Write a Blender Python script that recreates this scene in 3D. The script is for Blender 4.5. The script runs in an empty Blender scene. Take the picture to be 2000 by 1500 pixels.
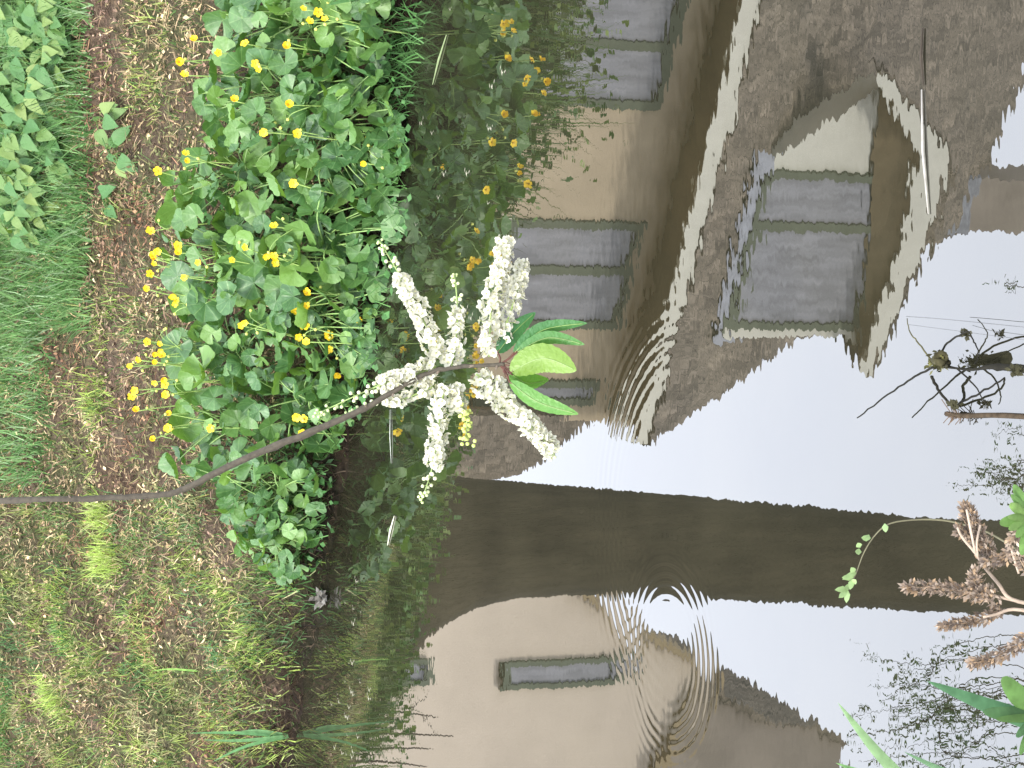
import bpy, math, random
import numpy as np
from math import radians, sin, cos, tan, pi, sqrt, atan2
from mathutils import Vector, Matrix, Quaternion

# ------------------------------------------------------------------ camera
F = 4000.0; PITCH = radians(20); H = 1.5          # focal length in photo pixels, tilt, eye height over the water
scn = bpy.context.scene
C = scn.collection
cam_d = bpy.data.cameras.new('camera'); cam = bpy.data.objects.new('camera', cam_d); C.objects.link(cam)
cam_d.sensor_width = 36; cam_d.lens = 72; cam_d.clip_start = 0.05; cam_d.clip_end = 3000
cam.matrix_world = Matrix(((0, 1, 0, 0), (-sin(PITCH), 0, -cos(PITCH), 0), (-cos(PITCH), 0, sin(PITCH), H), (0, 0, 0, 1)))
scn.camera = cam
# ------------------------------------------------------------------ light
scn.view_settings.view_transform = 'Standard'; scn.view_settings.look = 'None'
scn.view_settings.exposure = 1.5; scn.view_settings.gamma = 1
SUN_EL, SUN_AZ = radians(48), radians(215)        # azimuth measured clockwise from +Y: behind and to the left
w = bpy.data.worlds.new("World"); scn.world = w; w.use_nodes = True
nt = w.node_tree; nt.nodes.clear()
out = nt.nodes.new('ShaderNodeOutputWorld'); bg = nt.nodes.new('ShaderNodeBackground')
sky = nt.nodes.new('ShaderNodeTexSky'); sky.sky_type = 'NISHITA'; sky.sun_disc = False
sky.sun_elevation = SUN_EL; sky.sun_rotation = SUN_AZ
mx = nt.nodes.new('ShaderNodeMix'); mx.data_type = 'RGBA'; mx.inputs[0].default_value = 0.93
tc = nt.nodes.new('ShaderNodeTexCoord'); cn = nt.nodes.new('ShaderNodeTexNoise'); cn.inputs['Scale'].default_value = 1.6
cn.inputs['Detail'].default_value = 3
cr = nt.nodes.new('ShaderNodeValToRGB')
cr.color_ramp.elements[0].position = .3; cr.color_ramp.elements[0].color = (12.6, 13.3, 15.2, 1)
cr.color_ramp.elements[1].position = .7; cr.color_ramp.elements[1].color = (13.4, 14.1, 15.8, 1)
nt.links.new(tc.outputs['Generated'], cn.inputs['Vector']); nt.links.new(cn.outputs['Fac'], cr.inputs[0])
nt.links.new(sky.outputs[0], mx.inputs[6]); nt.links.new(cr.outputs[0], mx.inputs[7])
nt.links.new(mx.outputs[2], bg.inputs[0]); bg.inputs[1].default_value = 0.10
nt.links.new(bg.outputs[0], out.inputs[0])
sd = bpy.data.lights.new('sun', 'SUN'); sd.energy = 1.8; sd.angle = radians(12); sd.color = (1, .95, .86)
sun = bpy.data.objects.new('sun', sd); C.objects.link(sun)
sv = Vector((sin(SUN_AZ) * cos(SUN_EL), cos(SUN_AZ) * cos(SUN_EL), sin(SUN_EL)))
sun.rotation_euler = sv.to_track_quat('Z', 'Y').to_euler(); sun.location = sv * 30

R = random.Random(7)
# ------------------------------------------------------------------ geometry helpers
def ray(px, py):
    f = Vector((0, cos(PITCH), -sin(PITCH))); dn = Vector((0, -sin(PITCH), -cos(PITCH)))
    return (f * F + Vector((1, 0, 0)) * (750 - py) + dn * (px - 1000)).normalized()
CAM = Vector((0, 0, H)); MCAM = Vector((0, 0, -H))
def at(px, py, depth):                     # point at a distance along the view axis
    v = ray(px, py); f = Vector((0, cos(PITCH), -sin(PITCH)))
    return CAM + v * (depth / v.dot(f))
def onwater(px, py, z=0.0):
    v = ray(px, py); return CAM + v * ((z - H) / v.z)
def proj(p):
    q = p - CAM; f = Vector((0, cos(PITCH), -sin(PITCH))); dn = Vector((0, -sin(PITCH), -cos(PITCH)))
    k = q.dot(f); return 1000 + F * q.dot(dn) / k, 750 - F * q.x / k
WA = Vector((-1.167, 6.077, 0)); WB = Vector((0.942, 4.801, 0))
LD = (WB - WA).normalized(); LN = Vector((-LD.y, LD.x, 0)); WM = (WA + WB) / 2
def sp(x, y): q = Vector((x, y, 0)) - WM; return q.dot(LD), q.dot(LN)
def wob(s): return .035 * sin(s * 5.1 + 1) + .02 * sin(s * 13.3) + .012 * sin(s * 29 + 2) - .05 * math.exp(-((s - .1) / .35) ** 2)
def ss(a, b, t): t = min(1, max(0, (t - a) / (b - a))); return t * t * (3 - 2 * t)
def ground(x, y):
    s, p = sp(x, y); p -= wob(s)
    if p > 0:
        q = min(p, 1.9); z = .10 * ss(0, .12, p) + .40 * q
        if p > 1.9: z += .40 * .5 * (1 - math.exp(-(p - 1.9) / .5)) 
        z += (.018 * sin(x * 7 + y * 3) + .014 * sin(x * 17 - y * 13) + .008 * sin(x * 31 + y * 41)) * ss(0, .3, p) * (1 - ss(2.5, 6, p))
        return z
    q = -p
    if q < 3.0: return -.45 * ss(0, .8, q)
    q2 = q - 3.0
    return -.45 + .55 * ss(0, .8, q2) + .05 * ss(.8, 3, q2)
def onground(px, py, h=0.0):
    v = ray(px, py); t = 3.0; prev = None
    while t < 30:
        P = CAM + v * t
        if P.z < max(ground(P.x, P.y), 0) + h:
            lo, hi = t - .04, t
            for _ in range(8):
                m = (lo + hi) / 2; P = CAM + v * m
                if P.z < max(ground(P.x, P.y), 0) + h: hi = m
                else: lo = m
            return CAM + v * hi
        t += .04
    return CAM + v * 8

class MB:
    def __init__(s): s.v = []; s.f = []; s.c = []; s.mi = []
    def add(s, vs, fs, col=(1, 1, 1), mi=0):
        n = len(s.v); s.v += [tuple(a) for a in vs]; s.f += [tuple(i + n for i in f) for f in fs]
        s.c += [col] * len(vs); s.mi += [mi] * len(fs)
    def box(s, M, lo, hi, col=(1, 1, 1), mi=0):
        vs = [M @ Vector((x, y, z)) for x in (lo[0], hi[0]) for y in (lo[1], hi[1]) for z in (lo[2], hi[2])]
        s.add(vs, [(0, 1, 3, 2), (4, 6, 7, 5), (0, 4, 5, 1), (2, 3, 7, 6), (0, 2, 6, 4), (1, 5, 7, 3)], col, mi)
    def tube(s, pts, rad, n=6, col=(1, 1, 1), mi=0, cap=True):
        pts = [Vector(p) for p in pts]; m = len(pts)
        if not hasattr(rad, '__len__'): rad = [rad] * m
        vs = []; up = None
        for i, p in enumerate(pts):
            t = (pts[min(i + 1, m - 1)] - pts[max(i - 1, 0)]).normalized()
            if up is None: up = t.orthogonal().normalized()
            up = (up - t * up.dot(t)); up = up.normalized() if up.length > 1e-6 else t.orthogonal().normalized()
            b = t.cross(up)
            for k in range(n):
                a = 2 * pi * k / n; vs.append(p + (up * cos(a) + b * sin(a)) * rad[i])
        fs = [(i * n + k, i * n + (k + 1) % n, (i + 1) * n + (k + 1) % n, (i + 1) * n + k) for i in range(m - 1) for k in range(n)]
        if cap: fs += [tuple(range(n - 1, -1, -1)), tuple((m - 1) * n + k for k in range(n))]
        s.add(vs, fs, col, mi)
    def prism(s, poly, d, col=(1, 1, 1), mi=0):   # flat polygon with thickness vector d
        n = len(poly); vs = list(poly) + [p + d for p in poly]
        fs = [tuple(range(n)), tuple(range(2 * n - 1, n - 1, -1))] + [(i, i + n, (i + 1) % n + n, (i + 1) % n) for i in range(n)]
        s.add(vs, fs, col, mi)
    def ball(s, c, r, col=(1, 1, 1), mi=0, n=6, m=4, sc=(1, 1, 1)):
        vs = [c + Vector((0, 0, r * sc[2]))]
        for i in range(1, m):
            for k in range(n):
                a = pi * i / m; b = 2 * pi * k / n
                vs.append(c + Vector((r * sin(a) * cos(b) * sc[0], r * sin(a) * sin(b) * sc[1], r * cos(a) * sc[2])))
        vs.append(c - Vector((0, 0, r * sc[2])))
        fs = [(0, 1 + k, 1 + (k + 1) % n) for k in range(n)]
        for i in range(m - 2):
            for k in range(n): fs.append((1 + i * n + k, 1 + (i + 1) * n + k, 1 + (i + 1) * n + (k + 1) % n, 1 + i * n + (k + 1) % n))
        L = len(vs) - 1; fs += [(L, 1 + (m - 2) * n + (k + 1) % n, 1 + (m - 2) * n + k) for k in range(n)]
        s.add(vs, fs, col, mi)
    def mesh(s, name, mats, smooth=True):
        me = bpy.data.meshes.new(name); me.from_pydata(s.v, [], s.f)
        if not isinstance(mats, (list, tuple)): mats = [mats]
        for m in mats: me.materials.append(m)
        ca = me.color_attributes.new('Col', 'FLOAT_COLOR', 'POINT')
        ca.data.foreach_set('color', np.array([(c[0], c[1], c[2], 1) for c in s.c], dtype=np.float32).ravel())
        me.polygons.foreach_set('material_index', np.array(s.mi, dtype=np.int32))
        me.polygons.foreach_set('use_smooth', np.full(len(s.f), smooth))
        me.update(); return me
    def build(s, name, mats, parent=None, smooth=True):
        return link(name, s.mesh(name, mats, smooth), parent)
def link(name, me, parent=None, M=None):
    o = bpy.data.objects.new(name, me); C.objects.link(o)
    if parent:
        o.parent = parent
        if M is None: M = parent_inv(parent)
    if M is not None: o.matrix_basis = M
    return o
LOC = {}
def parent_inv(p):
    M = Matrix.Identity(4); q = p; 
    while q is not None:
        M = q.matrix_basis @ M; q = q.parent
    return M.inverted()
def tag(o, label=None, cat=None, group=None, kind=None):
    if label: o['label'] = label
    if cat: o['category'] = cat
    if group: o['group'] = group
    if kind: o['kind'] = kind
    return o
def empty(name, loc, label, cat, group=None, rz=0):
    o = bpy.data.objects.new(name, None); C.objects.link(o); o.empty_display_size = .1
    o.matrix_basis = Matrix.Translation(Vector(loc)) @ Matrix.Rotation(rz, 4, 'Z')
    return tag(o, label, cat, group)
def smooth_path(pts, n):
    pts = [Vector(p) for p in pts]; res = []
    m = len(pts)
    for i in range(m - 1):
        p0, p1, p2, p3 = pts[max(i - 1, 0)], pts[i], pts[i + 1], pts[min(i + 2, m - 1)]
        for k in range(n):
            t = k / n
            res.append(.5 * ((2 * p1) + (p2 - p0) * t + (2 * p0 - 5 * p1 + 4 * p2 - p3) * t * t + (3 * p1 - p0 - 3 * p2 + p3) * t ** 3))
    res.append(pts[-1]); return res
def frame(t, up):
    t = t.normalized(); x = t.cross(up)
    if x.length < 1e-4: x = t.orthogonal()
    x.normalize(); n = x.cross(t).normalized()
    return x, t, n                               # across, along, normal
# ------------------------------------------------------------------ materials
class NT:
    def __init__(s, name):
        s.m = bpy.data.materials.new(name); s.m.use_nodes = True; s.t = s.m.node_tree; s.t.nodes.clear()
        s.out = s.n('OutputMaterial')
    def n(s, kind, **kw):
        x = s.t.nodes.new('ShaderNode' + kind)
        for k, v in kw.items():
            if k.startswith('i_'):
                key = k[2:].replace('_', ' '); 
                s.inp(x.inputs[key] if not key.isdigit() else x.inputs[int(key)], v)
            else: setattr(x, k, v)
        return x
    def inp(s, sock, v):
        if isinstance(v, bpy.types.NodeSocket): s.t.links.new(v, sock)
        else: sock.default_value = v
    def math(s, op, a, b=None, c=None, clamp=False):
        x = s.n('Math', operation=op, use_clamp=clamp); s.inp(x.inputs[0], a)
        if b is not None: s.inp(x.inputs[1], b)
        if c is not None: s.inp(x.inputs[2], c)
        return x.outputs[0]
    def vm(s, op, a, b=None, out=0):
        x = s.n('VectorMath', operation=op); s.inp(x.inputs[0], a)
        if b is not None:
            if op == 'SCALE': s.inp(x.inputs['Scale'], b)
            else: s.inp(x.inputs[1], b)
        return x.outputs['Value'] if op in ('LENGTH', 'DOT_PRODUCT') else x.outputs[0]
    def noise(s, vec, scale, detail=3, rough=.55, out='Fac'):
        x = s.n('TexNoise'); x.inputs['Scale'].default_value = scale; x.inputs['Detail'].default_value = detail
        x.inputs['Roughness'].default_value = rough
        if vec is not None: s.t.links.new(vec, x.inputs['Vector'])
        return x.outputs[out]
    def ramp(s, fac, stops):
        x = s.n('ValToRGB'); e = x.color_ramp.elements
        while len(e) < len(stops): e.new(.5)
        for el, (p, c) in zip(e, stops): el.position = p; el.color = (*c, 1) if len(c) == 3 else c
        s.t.links.new(fac, x.inputs[0]); return x.outputs[0]
    def mix(s, f, a, b, mode='MIX'):
        x = s.n('Mix', data_type='RGBA', blend_type=mode); s.inp(x.inputs[0], f)
        for sock, v in ((x.inputs[6], a), (x.inputs[7], b)): s.inp(sock, (*v, 1) if isinstance(v, tuple) and len(v) == 3 else v)
        return x.outputs[2]
    def obj(s): return s.n('TexCoord').outputs['Object']
    def bump(s, h, strength=.3, dist=.01): return s.n('Bump', i_Strength=strength, i_Distance=dist, i_Height=h).outputs[0]
    def finish(s, base, rough=.6, spec=.5, normal=None, transl=0, tcol=None, metallic=0):
        p = s.n('BsdfPrincipled'); s.inp(p.inputs['Base Color'], (*base, 1) if isinstance(base, tuple) and len(base) == 3 else base)
        s.inp(p.inputs['Roughness'], rough); s.inp(p.inputs['Specular IOR Level'], spec); s.inp(p.inputs['Metallic'], metallic)
        if normal: s.t.links.new(normal, p.inputs['Normal'])
        sh = p.outputs[0]
        if transl:
            t = s.n('BsdfTranslucent'); s.inp(t.inputs[0], tcol if tcol is not None else base)
            x = s.n('MixShader'); x.inputs[0].default_value = transl
            s.t.links.new(sh, x.inputs[1]); s.t.links.new(t.outputs[0], x.inputs[2]); sh = x.outputs[0]
        s.t.links.new(sh, s.out.inputs[0]); return s.m

def leaf_mat(name, c1, c2, cy, rough=.42, spec=.5, transl=.3, scale=30, tint=(1.5, 1.45, .45), veins=False):
    m = NT(name); v = m.obj(); n1 = m.noise(v, scale, 3); rnd = m.n('ObjectInfo').outputs['Random']
    at_ = m.n('Attribute', attribute_name='Col').outputs['Color']
    a = m.mix(m.math('MULTIPLY_ADD', n1, .9, -.1), c1, c2)
    if veins:
        sx = m.n('SeparateXYZ', i_Vector=v); an = m.math('ARCTAN2', sx.outputs[0], sx.outputs[1])
        rr = m.vm('LENGTH', v); vv = m.math('COSINE', m.math('MULTIPLY', an, 9.0))
        wd = m.math('SUBTRACT', 1.0, m.math('DIVIDE', .0007, m.math('ADD', rr, .004)))
        vn = m.math('MULTIPLY', m.math('SUBTRACT', vv, m.math('SUBTRACT', wd, .06)), 9.0, None, True)
        a = m.mix(m.math('MULTIPLY', vn, .38), a, (.26, .38, .15))
        blot = m.ramp(m.noise(v, 55, 3), [(.35, (.72, .78, .75)), (.7, (1.25, 1.2, 1.3))]); a = m.mix(1.0, a, blot, 'MULTIPLY')
    r2 = m.math('POWER', rnd, 2.2); b = m.mix(m.math('MULTIPLY', r2, .75), a, cy)
    b = m.mix(1.0, b, at_, 'MULTIPLY')
    t = m.mix(1.0, b, tint, 'MULTIPLY')
    nm = m.bump(m.noise(v, scale * 4, 2), .45, .003)
    return m.finish(b, rough, spec, nm, transl, t)
def col_mat(name, rough=.8, transl=.0, spec=.3, var=.35, scale=60, base=(1, 1, 1)):
    m = NT(name); at_ = m.n('Attribute', attribute_name='Col').outputs['Color']
    n1 = m.noise(m.obj(), scale, 3)
    g = m.ramp(n1, [(.25, (1 - var,) * 3), (.75, (1 + var * .5,) * 3)])
    b = m.mix(1.0, at_, g, 'MULTIPLY'); b = m.mix(1.0, b, base, 'MULTIPLY')
    return m.finish(b, rough, spec, None, transl, b)

M_leaf = leaf_mat('marigold_leaf', (.036, .104, .028), (.080, .178, .050), (.17, .30, .06), .46, .65, .26, 30, (1.5, 1.45, .5), True)
M_leaf2 = leaf_mat('pointed_leaf', (.05, .135, .04), (.10, .21, .065), (.22, .28, .08), .5, .35, .25, 90)
M_cherry = leaf_mat('cherry_leaf', (.05, .15, .055), (.09, .20, .075), (.09, .2, .08), .42, .5, .35, 60, (1.6, 1.5, .4))
M_stem = col_mat('green_stem', .5, 0, .4)
M_grass = col_mat('grass_blade', .5, .3, .3)
M_lit = col_mat('dry_litter', .9, .0, .15)
M_dry = col_mat('dry_plant', .85, .15, .15)
M_petal = col_mat('yellow_petal', .45, .25, .4, .12)
M_white = col_mat('white_petal', .6, .3, .3, .05)
M_branch = col_mat('branch_bark', .75, 0, .3, .4, 220)
M_wet = col_mat('wet_twig', .85, 0, .15, .5, 120)

def soil():
    m = NT('bank_soil'); v = m.obj()
    a = m.ramp(m.noise(v, 2.2, 4, .6), [(.3, (.11, .075, .05)), (.48, (.15, .115, .08)), (.6, (.09, .10, .045)), (.75, (.14, .095, .075))])
    b = m.ramp(m.noise(v, 60, 5, .7), [(.3, (.3, .27, .25)), (.55, (.75, .72, .7)), (.75, (1.5, 1.35, 1.15))])
    c = m.mix(1.0, a, b, 'MULTIPLY')
    hz = m.n('SeparateXYZ', i_Vector=v).outputs['Z']                # wet mud by the water is darker
    wet = m.ramp(m.math('ADD', hz, m.math('MULTIPLY', m.noise(v, 9, 3), .06)), [(.06, (.22, .2, .18)), (.17, (1, 1, 1))])
    c = m.mix(1.0, c, wet, 'MULTIPLY')
    return m.finish(c, .95, .15, m.bump(m.noise(v, 90, 5, .75), .9, .02))
M_soil = soil()

RINGS = [((1305, 1285), .155, .045, .0190, .0150, 0), ((1335, 1035), .345, .060, .0230, .0140, -1), ((1305, 1285), .095, .03, .02, .0012, 0),
         ((1335, 1035), .30, .03, .03, .0012, 1)]
def water_mat():
    m = NT('water'); pos = m.n('NewGeometry').outputs['Position']
    sl = None
    def layer(scale, amp, sx=.62, detail=2):
        q = m.vm('MULTIPLY', pos, (sx, 1, 1)); c = m.noise(q, scale, detail, .5, 'Color')
        return m.vm('SCALE', m.vm('SUBTRACT', c, (.5, .5, .5)), amp)
    patch = m.ramp(m.noise(m.vm('MULTIPLY', pos, (.5, 1, 1)), 1.3, 2), [(.35, (.25,) * 3), (.65, (1,) * 3)])
    sep = m.n('SeparateXYZ', i_Vector=pos)
    # the breeze ruffles the open water toward the right bank and near shore more than the lee of the trunk
    s1 = m.vm('MULTIPLY', m.vm('MULTIPLY', layer(78, .0150, .36), patch), (.6, 1, 1))
    sl = m.vm('ADD', s1, layer(9, .0026)); sl = m.vm('ADD', sl, layer(28, .0036, .7))
    px_, py_ = WM.x, WM.y
    for (c, r0, wd, lam, amp, side) in RINGS:
        o = onwater(*c); dlt = m.vm('SUBTRACT', pos, (o.x, o.y, 0)); 
        wv = m.vm('SCALE', m.vm('SUBTRACT', m.noise(pos, 9, 2, .5, 'Color'), (.5, .5, .5)), .012)
        dl2 = m.vm('ADD', dlt, wv)
        ln = m.vm('LENGTH', dl2); rn = m.vm('NORMALIZE', dlt)
        u = m.math('DIVIDE', m.math('SUBTRACT', ln, r0), wd)
        env = m.math('EXPONENT', m.math('MULTIPLY', m.math('MULTIPLY', u, u), -1.0))
        wv2 = m.math('SINE', m.math('MULTIPLY', ln, 2 * pi / lam))
        a = m.math('MULTIPLY', m.math('MULTIPLY', env, wv2), amp)
        if side:                                   # stronger on one side of the ring
            dy = m.n('SeparateXYZ', i_Vector=rn).outputs['Y']
            k = m.math('MULTIPLY_ADD', dy, .5 * (-side), .5, True)
            k = m.math('POWER', k, 1.5) if side < 0 else m.math('POWER', k, 1.5)
            a = m.math('MULTIPLY', a, k)
        sl = m.vm('ADD', sl, m.vm('SCALE', rn, a))
    sl = m.vm('MULTIPLY', sl, (1, 1, 0)); nrm = m.vm('NORMALIZE', m.vm('ADD', sl, (0, 0, 1)))
    murk = m.ramp(m.noise(pos, 3, 3), [(.3, (.010, .010, .006)), (.7, (.018, .017, .010))])
    dif = m.n('BsdfDiffuse', i_Color=murk); gl = m.n('BsdfGlossy', i_Roughness=0.0, i_Normal=nrm, i_Color=(1, 1, 1, 1))
    fr = m.n('Fresnel', i_IOR=2.25, i_Normal=nrm)
    x = m.n('MixShader'); m.inp(x.inputs[0], fr.outputs[0])
    m.t.links.new(dif.outputs[0], x.inputs[1]); m.t.links.new(gl.outputs[0], x.inputs[2])
    m.t.links.new(x.outputs[0], m.out.inputs[0]); return m.m
M_water = water_mat()
def wall_mat(name, c, var=.15, sc=6):
    m = NT(name); v = m.obj(); a = m.ramp(m.noise(v, sc, 5, .6), [(.3, tuple(k * (1 - var) for k in c)), (.7, tuple(min(1, k * (1 + var * .6)) for k in c))])
    return m.finish(a, .85, .2, m.bump(m.noise(v, 60, 3), .3, .01))
def tile_mat(name, c):
    m = NT(name); v = m.obj(); br = m.n('TexBrick'); br.inputs['Scale'].default_value = 4.2; br.offset = .5
    br.inputs['Color1'].default_value = (*c, 1); br.inputs['Color2'].default_value = (*[k * .55 for k in c], 1)
    br.inputs['Mortar'].default_value = (*[k * .3 for k in c], 1); br.inputs['Mortar Size'].default_value = .012
    br.inputs['Brick Width'].default_value = .7; br.inputs['Row Height'].default_value = .6
    m.t.links.new(v, br.inputs['Vector'])
    g = m.ramp(m.noise(v, 2.5, 6, .75), [(.3, (.55, .55, .58)), (.7, (1.5, 1.45, 1.4))])
    g2 = m.ramp(m.noise(v, 14, 3, .7), [(.3, (.55, .55, .55)), (.7, (1.4, 1.4, 1.4))])
    c_ = m.mix(1.0, m.mix(1.0, br.outputs['Color'], g, 'MULTIPLY'), g2, 'MULTIPLY')
    return m.finish(c_, .85, .25)
M_wallA = wall_mat('beige_render', (.56, .46, .32), .12, 3); M_cream = wall_mat('cream_paint', (.78, .76, .64), .06)
M_soff = wall_mat('brown_boards', (.36, .28, .165), .15); M_wallB = wall_mat('pale_render', (.70, .60, .475), .07, 2)
M_tile = tile_mat('brown_roof_tiles', (.215, .182, .140)); M_lead = wall_mat('lead', (.33, .34, .37), .3)
M_frame = wall_mat('green_frame', (.155, .175, .125), .15); M_wallC = wall_mat('taupe_render', (.34, .29, .24), .3, .8)
def pane_mat():
    m = NT('window_pane'); v = m.obj()
    a = m.ramp(m.noise(m.vm('MULTIPLY', v, (1, 1, .3)), 9, 3, .6), [(.3, (.20, .20, .215)), (.7, (.36, .36, .385))])
    return m.finish(a, .35, .5)
M_pane = pane_mat()
def bark_mat():
    m = NT('tree_bark'); v = m.vm('MULTIPLY', m.obj(), (1, 1, .25))
    a = m.ramp(m.noise(v, 14, 5, .65), [(.3, (.045, .035, .022)), (.55, (.075, .060, .037)), (.75, (.105, .082, .05))])
    return m.finish(a, .9, .2, m.bump(m.noise(v, 30, 5, .7), 1, .03))
M_bark = bark_mat()

# ------------------------------------------------------------------ ground, water
def axis(segs):
    r = []
    for a, b, st in segs: r += list(np.arange(a, b, st))
    return r + [segs[-1][1]]
xs = axis([(-400, -60, 40), (-60, -10, 5), (-10, -2.4, .6), (-2.4, 2.2, .03), (2.2, 10, .6), (10, 60, 5), (60, 400, 40)])
ys = axis([(-400, -60, 40), (-60, -8, 4), (-8, 0, .5), (0, 4.2, .15), (4.2, 9, .03), (9, 16, .5), (16, 60, 4), (60, 400, 40)])
def ground_mesh():
    b = MB(); nx, ny = len(xs), len(ys)
    vs = [(x, y, ground(x, y)) for y in ys for x in xs]
    fs = [(j * nx + i, j * nx + i + 1, (j + 1) * nx + i + 1, (j + 1) * nx + i) for j in range(ny - 1) for i in range(nx - 1)]
    b.add(vs, fs); return b
tag(ground_mesh().build('ground', M_soil), kind='structure')
b = MB(); 
for i in range(1): b.add([(-390, -390, 0), (390, -390, 0), (390, 390, 0), (-390, 390, 0)], [(0, 1, 2, 3)])
tag(b.build('water', M_water), kind='structure')

# ------------------------------------------------------------------ buildings, seen mirrored in the water
class Facade:
    def __init__(s, ph, y0):
        a = radians(ph); s.s = Vector((cos(a), -sin(a), 0)); s.n = Vector((-sin(a), -cos(a), 0)); s.o = Vector((0, y0, 0))
        s.M = Matrix(((s.s.x, -s.n.x, 0, s.o.x), (s.s.y, -s.n.y, 0, s.o.y), (0, 0, 1, 0), (0, 0, 0, 1)))  # local x along, y back, z up
    def q(s, px, py, back=0.0):                     # mirrored photo point -> (along, height) on the plane set back by «back»
        v = ray(px, py); v = Vector((v.x, v.y, -v.z)); P = s.o - s.n * back
        t = (P - MCAM).dot(s.n) / v.dot(s.n); X = MCAM + v * t
        return (X - s.o).dot(s.s), X.z
    def slope(s, px, py, z0, k):                    # hit on a roof plane z = z0 + k*back
        v = ray(px, py); v = Vector((v.x, v.y, -v.z)); o = MCAM - s.o
        # z = -H + t vz ; back = -(o + t v).n
        t = (z0 + k * (-(o.dot(s.n))) + H) / (v.z + k * v.dot(s.n)); X = MCAM + v * t
        return (X - s.o).dot(s.s), -(X - s.o).dot(s.n), X.z
def window(parent, fc, s0, s1, z0, z1, back, splits, sill=True, fw=.09):
    f = MB(); f.box(fc.M, (s0, back - .05, z0), (s0 + fw, back + .06, z1)); f.box(fc.M, (s1 - fw, back - .05, z0), (s1, back + .06, z1))
    f.box(fc.M, (s0 + fw, back - .048, z1 - fw), (s1 - fw, back + .06, z1)); f.box(fc.M, (s0 + fw, back - .048, z0), (s1 - fw, back + .06, z0 + fw))
    for x in splits: f.box(fc.M, (x - fw * .55, back - .046, z0 + fw), (x + fw * .55, back + .06, z1 - fw))
    w_ = f.build('window', M_frame, parent, False)
    xs_ = [s0 + fw] + list(splits) + [s1 - fw]
    for a, c in zip(xs_[:-1], xs_[1:]):
        g = MB(); g.box(fc.M, (a, back - .01, z0 + fw), (c, back + .03, z1 - fw)); link('pane', g.mesh('pane', M_pane, False), w_, Matrix.Identity(4))
    if not sill: return
    g = MB(); g.box(fc.M, (s0 - .05, back - .10, z0 - .07), (s1 + .05, back - .003, z0 - .002)); link('sill', g.mesh('sill', M_cream, False), w_, Matrix.Identity(4))


FA = Facade(31.5, 20.0); zE = 7.44                    # eaves height over the water
hA = empty('house', FA.o + FA.s * 3 - FA.n * 3 + Vector((0, 0, 1.0)), 'beige house with brown tiled roof and big dormer window, mirrored in the water', 'house')
WBK = .55                                           # walls stand back from the eaves line
def wl(px, py): return FA.q(px, py, WBK)
sL = wl(1200, 822)[0]; sE = FA.q(1245, 866)[0]
b = MB(); b.box(FA.M, (sL, WBK, .4), (11, WBK + 7, zE + .2)); b.build('wall', M_wallA, hA, False)
b = MB(); b.box(FA.M, (sE, 0, zE - .11), (11.5, .05, zE + .08)); b.build('fascia', M_cream, hA, False)
b = MB(); b.box(FA.M, (sE + .02, .053, zE - .10), (11.4, WBK - .003, zE - .06)); b.build('soffit', M_soff, hA, False)
K = 1.15
rf = [FA.slope(*q, zE + .1, K) for q in ((1640, 652), (1560, 662), (1500, 700), (1430, 755), (1370, 800), (1290, 850))]
rid = [FA.slope(*q, zE + .1, K) for q in ((1815, 482), (1880, 455), (1950, 285), (2000, 150), (2060, -40), (2150, -330))]
poly = [(sE - .03, -.02, zE + .08), (11.5, -.02, zE + .08), (11.5, 3.6, zE + .1 + 3.6 * K)] + rid[::-1] + rf
b = MB(); b.prism([FA.M @ Vector(p) for p in poly], FA.M.to_3x3() @ Vector((0, .12, -.12))); roofA = b.build('roof', M_tile, hA, False)
br_ = max(p[1] for p in poly); topz = zE + .1 + K * 2.6
b = MB(); b.prism([FA.M @ Vector(p) for p in ((sL - .3, 2.9, zE + 2.9 * K - .3), (11.5, 2.9, zE + 2.9 * K - .3), (11.5, 8, zE), (sL - .3, 8, zE))], Vector((0, 0, -.12)))
link('roof_slope', b.mesh('roof_slope', M_tile, False), hA, parent_inv(hA))
# chimney / ridge stack
c1 = FA.slope(1850, 450, zE + .1, K); 
bq = c1[1] + .25; a0, z0_ = FA.q(1870, 452, bq); a1, _ = FA.q(1890, 350, bq)
b = MB(); b.box(FA.M, (a0, bq, z0_ - 1.2), (a1, bq + .5, z0_ + 1.8)); ch = b.build('chimney', M_wallC, hA, False)
b = MB(); b.box(FA.M, (a0 - .03, bq - .03, z0_ - .6), (a1 + .03, bq + .1, z0_ + .12)); link('flashing', b.mesh('flashing', M_lead, False), ch, Matrix.Identity(4))
# windows under the eaves
def win_from(pyL, pyR, pxlow, pxtop_at, splits_py):
    pm = (pyL + pyR) / 2; s0 = wl(pxtop_at, pyL)[0]; s1 = wl(pxtop_at, pyR)[0]; zt = wl(pxtop_at, pm)[1]; zb = zt - 1.5
    window(hA, FA, s0, s1, zb, zt, WBK, [wl(pxtop_at, q)[0] for q in splits_py])
win_from(640, 432, 1090, 1232, [528]); win_from(215, -110, 1150, 1325, [92])
window(hA, FA, wl(1165, 788)[0], wl(1165, 740)[0], 5.6, wl(1165, 755)[1], WBK, [], False)
# left wing: lower tiled roof
lw = [FA.slope(*q, 6.1, K) for q in ((1210, 812), (1152, 822), (1120, 850), (1090, 872), (1055, 905), (1020, 925), (950, 940), (850, 950), (850, 812))]
b = MB(); b.prism([FA.M @ Vector(p) for p in lw], FA.M.to_3x3() @ Vector((0, .12, -.1)))
link('side_roof', b.mesh('side_roof', M_tile, False), hA, parent_inv(hA))
b = MB(); b.box(FA.M, (lw[6][0] + .1, .9, .4), (sL - .004, 4, 4.6)); link('wing_wall', b.mesh('wing_wall', M_wallA, False), hA, parent_inv(hA))
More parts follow.
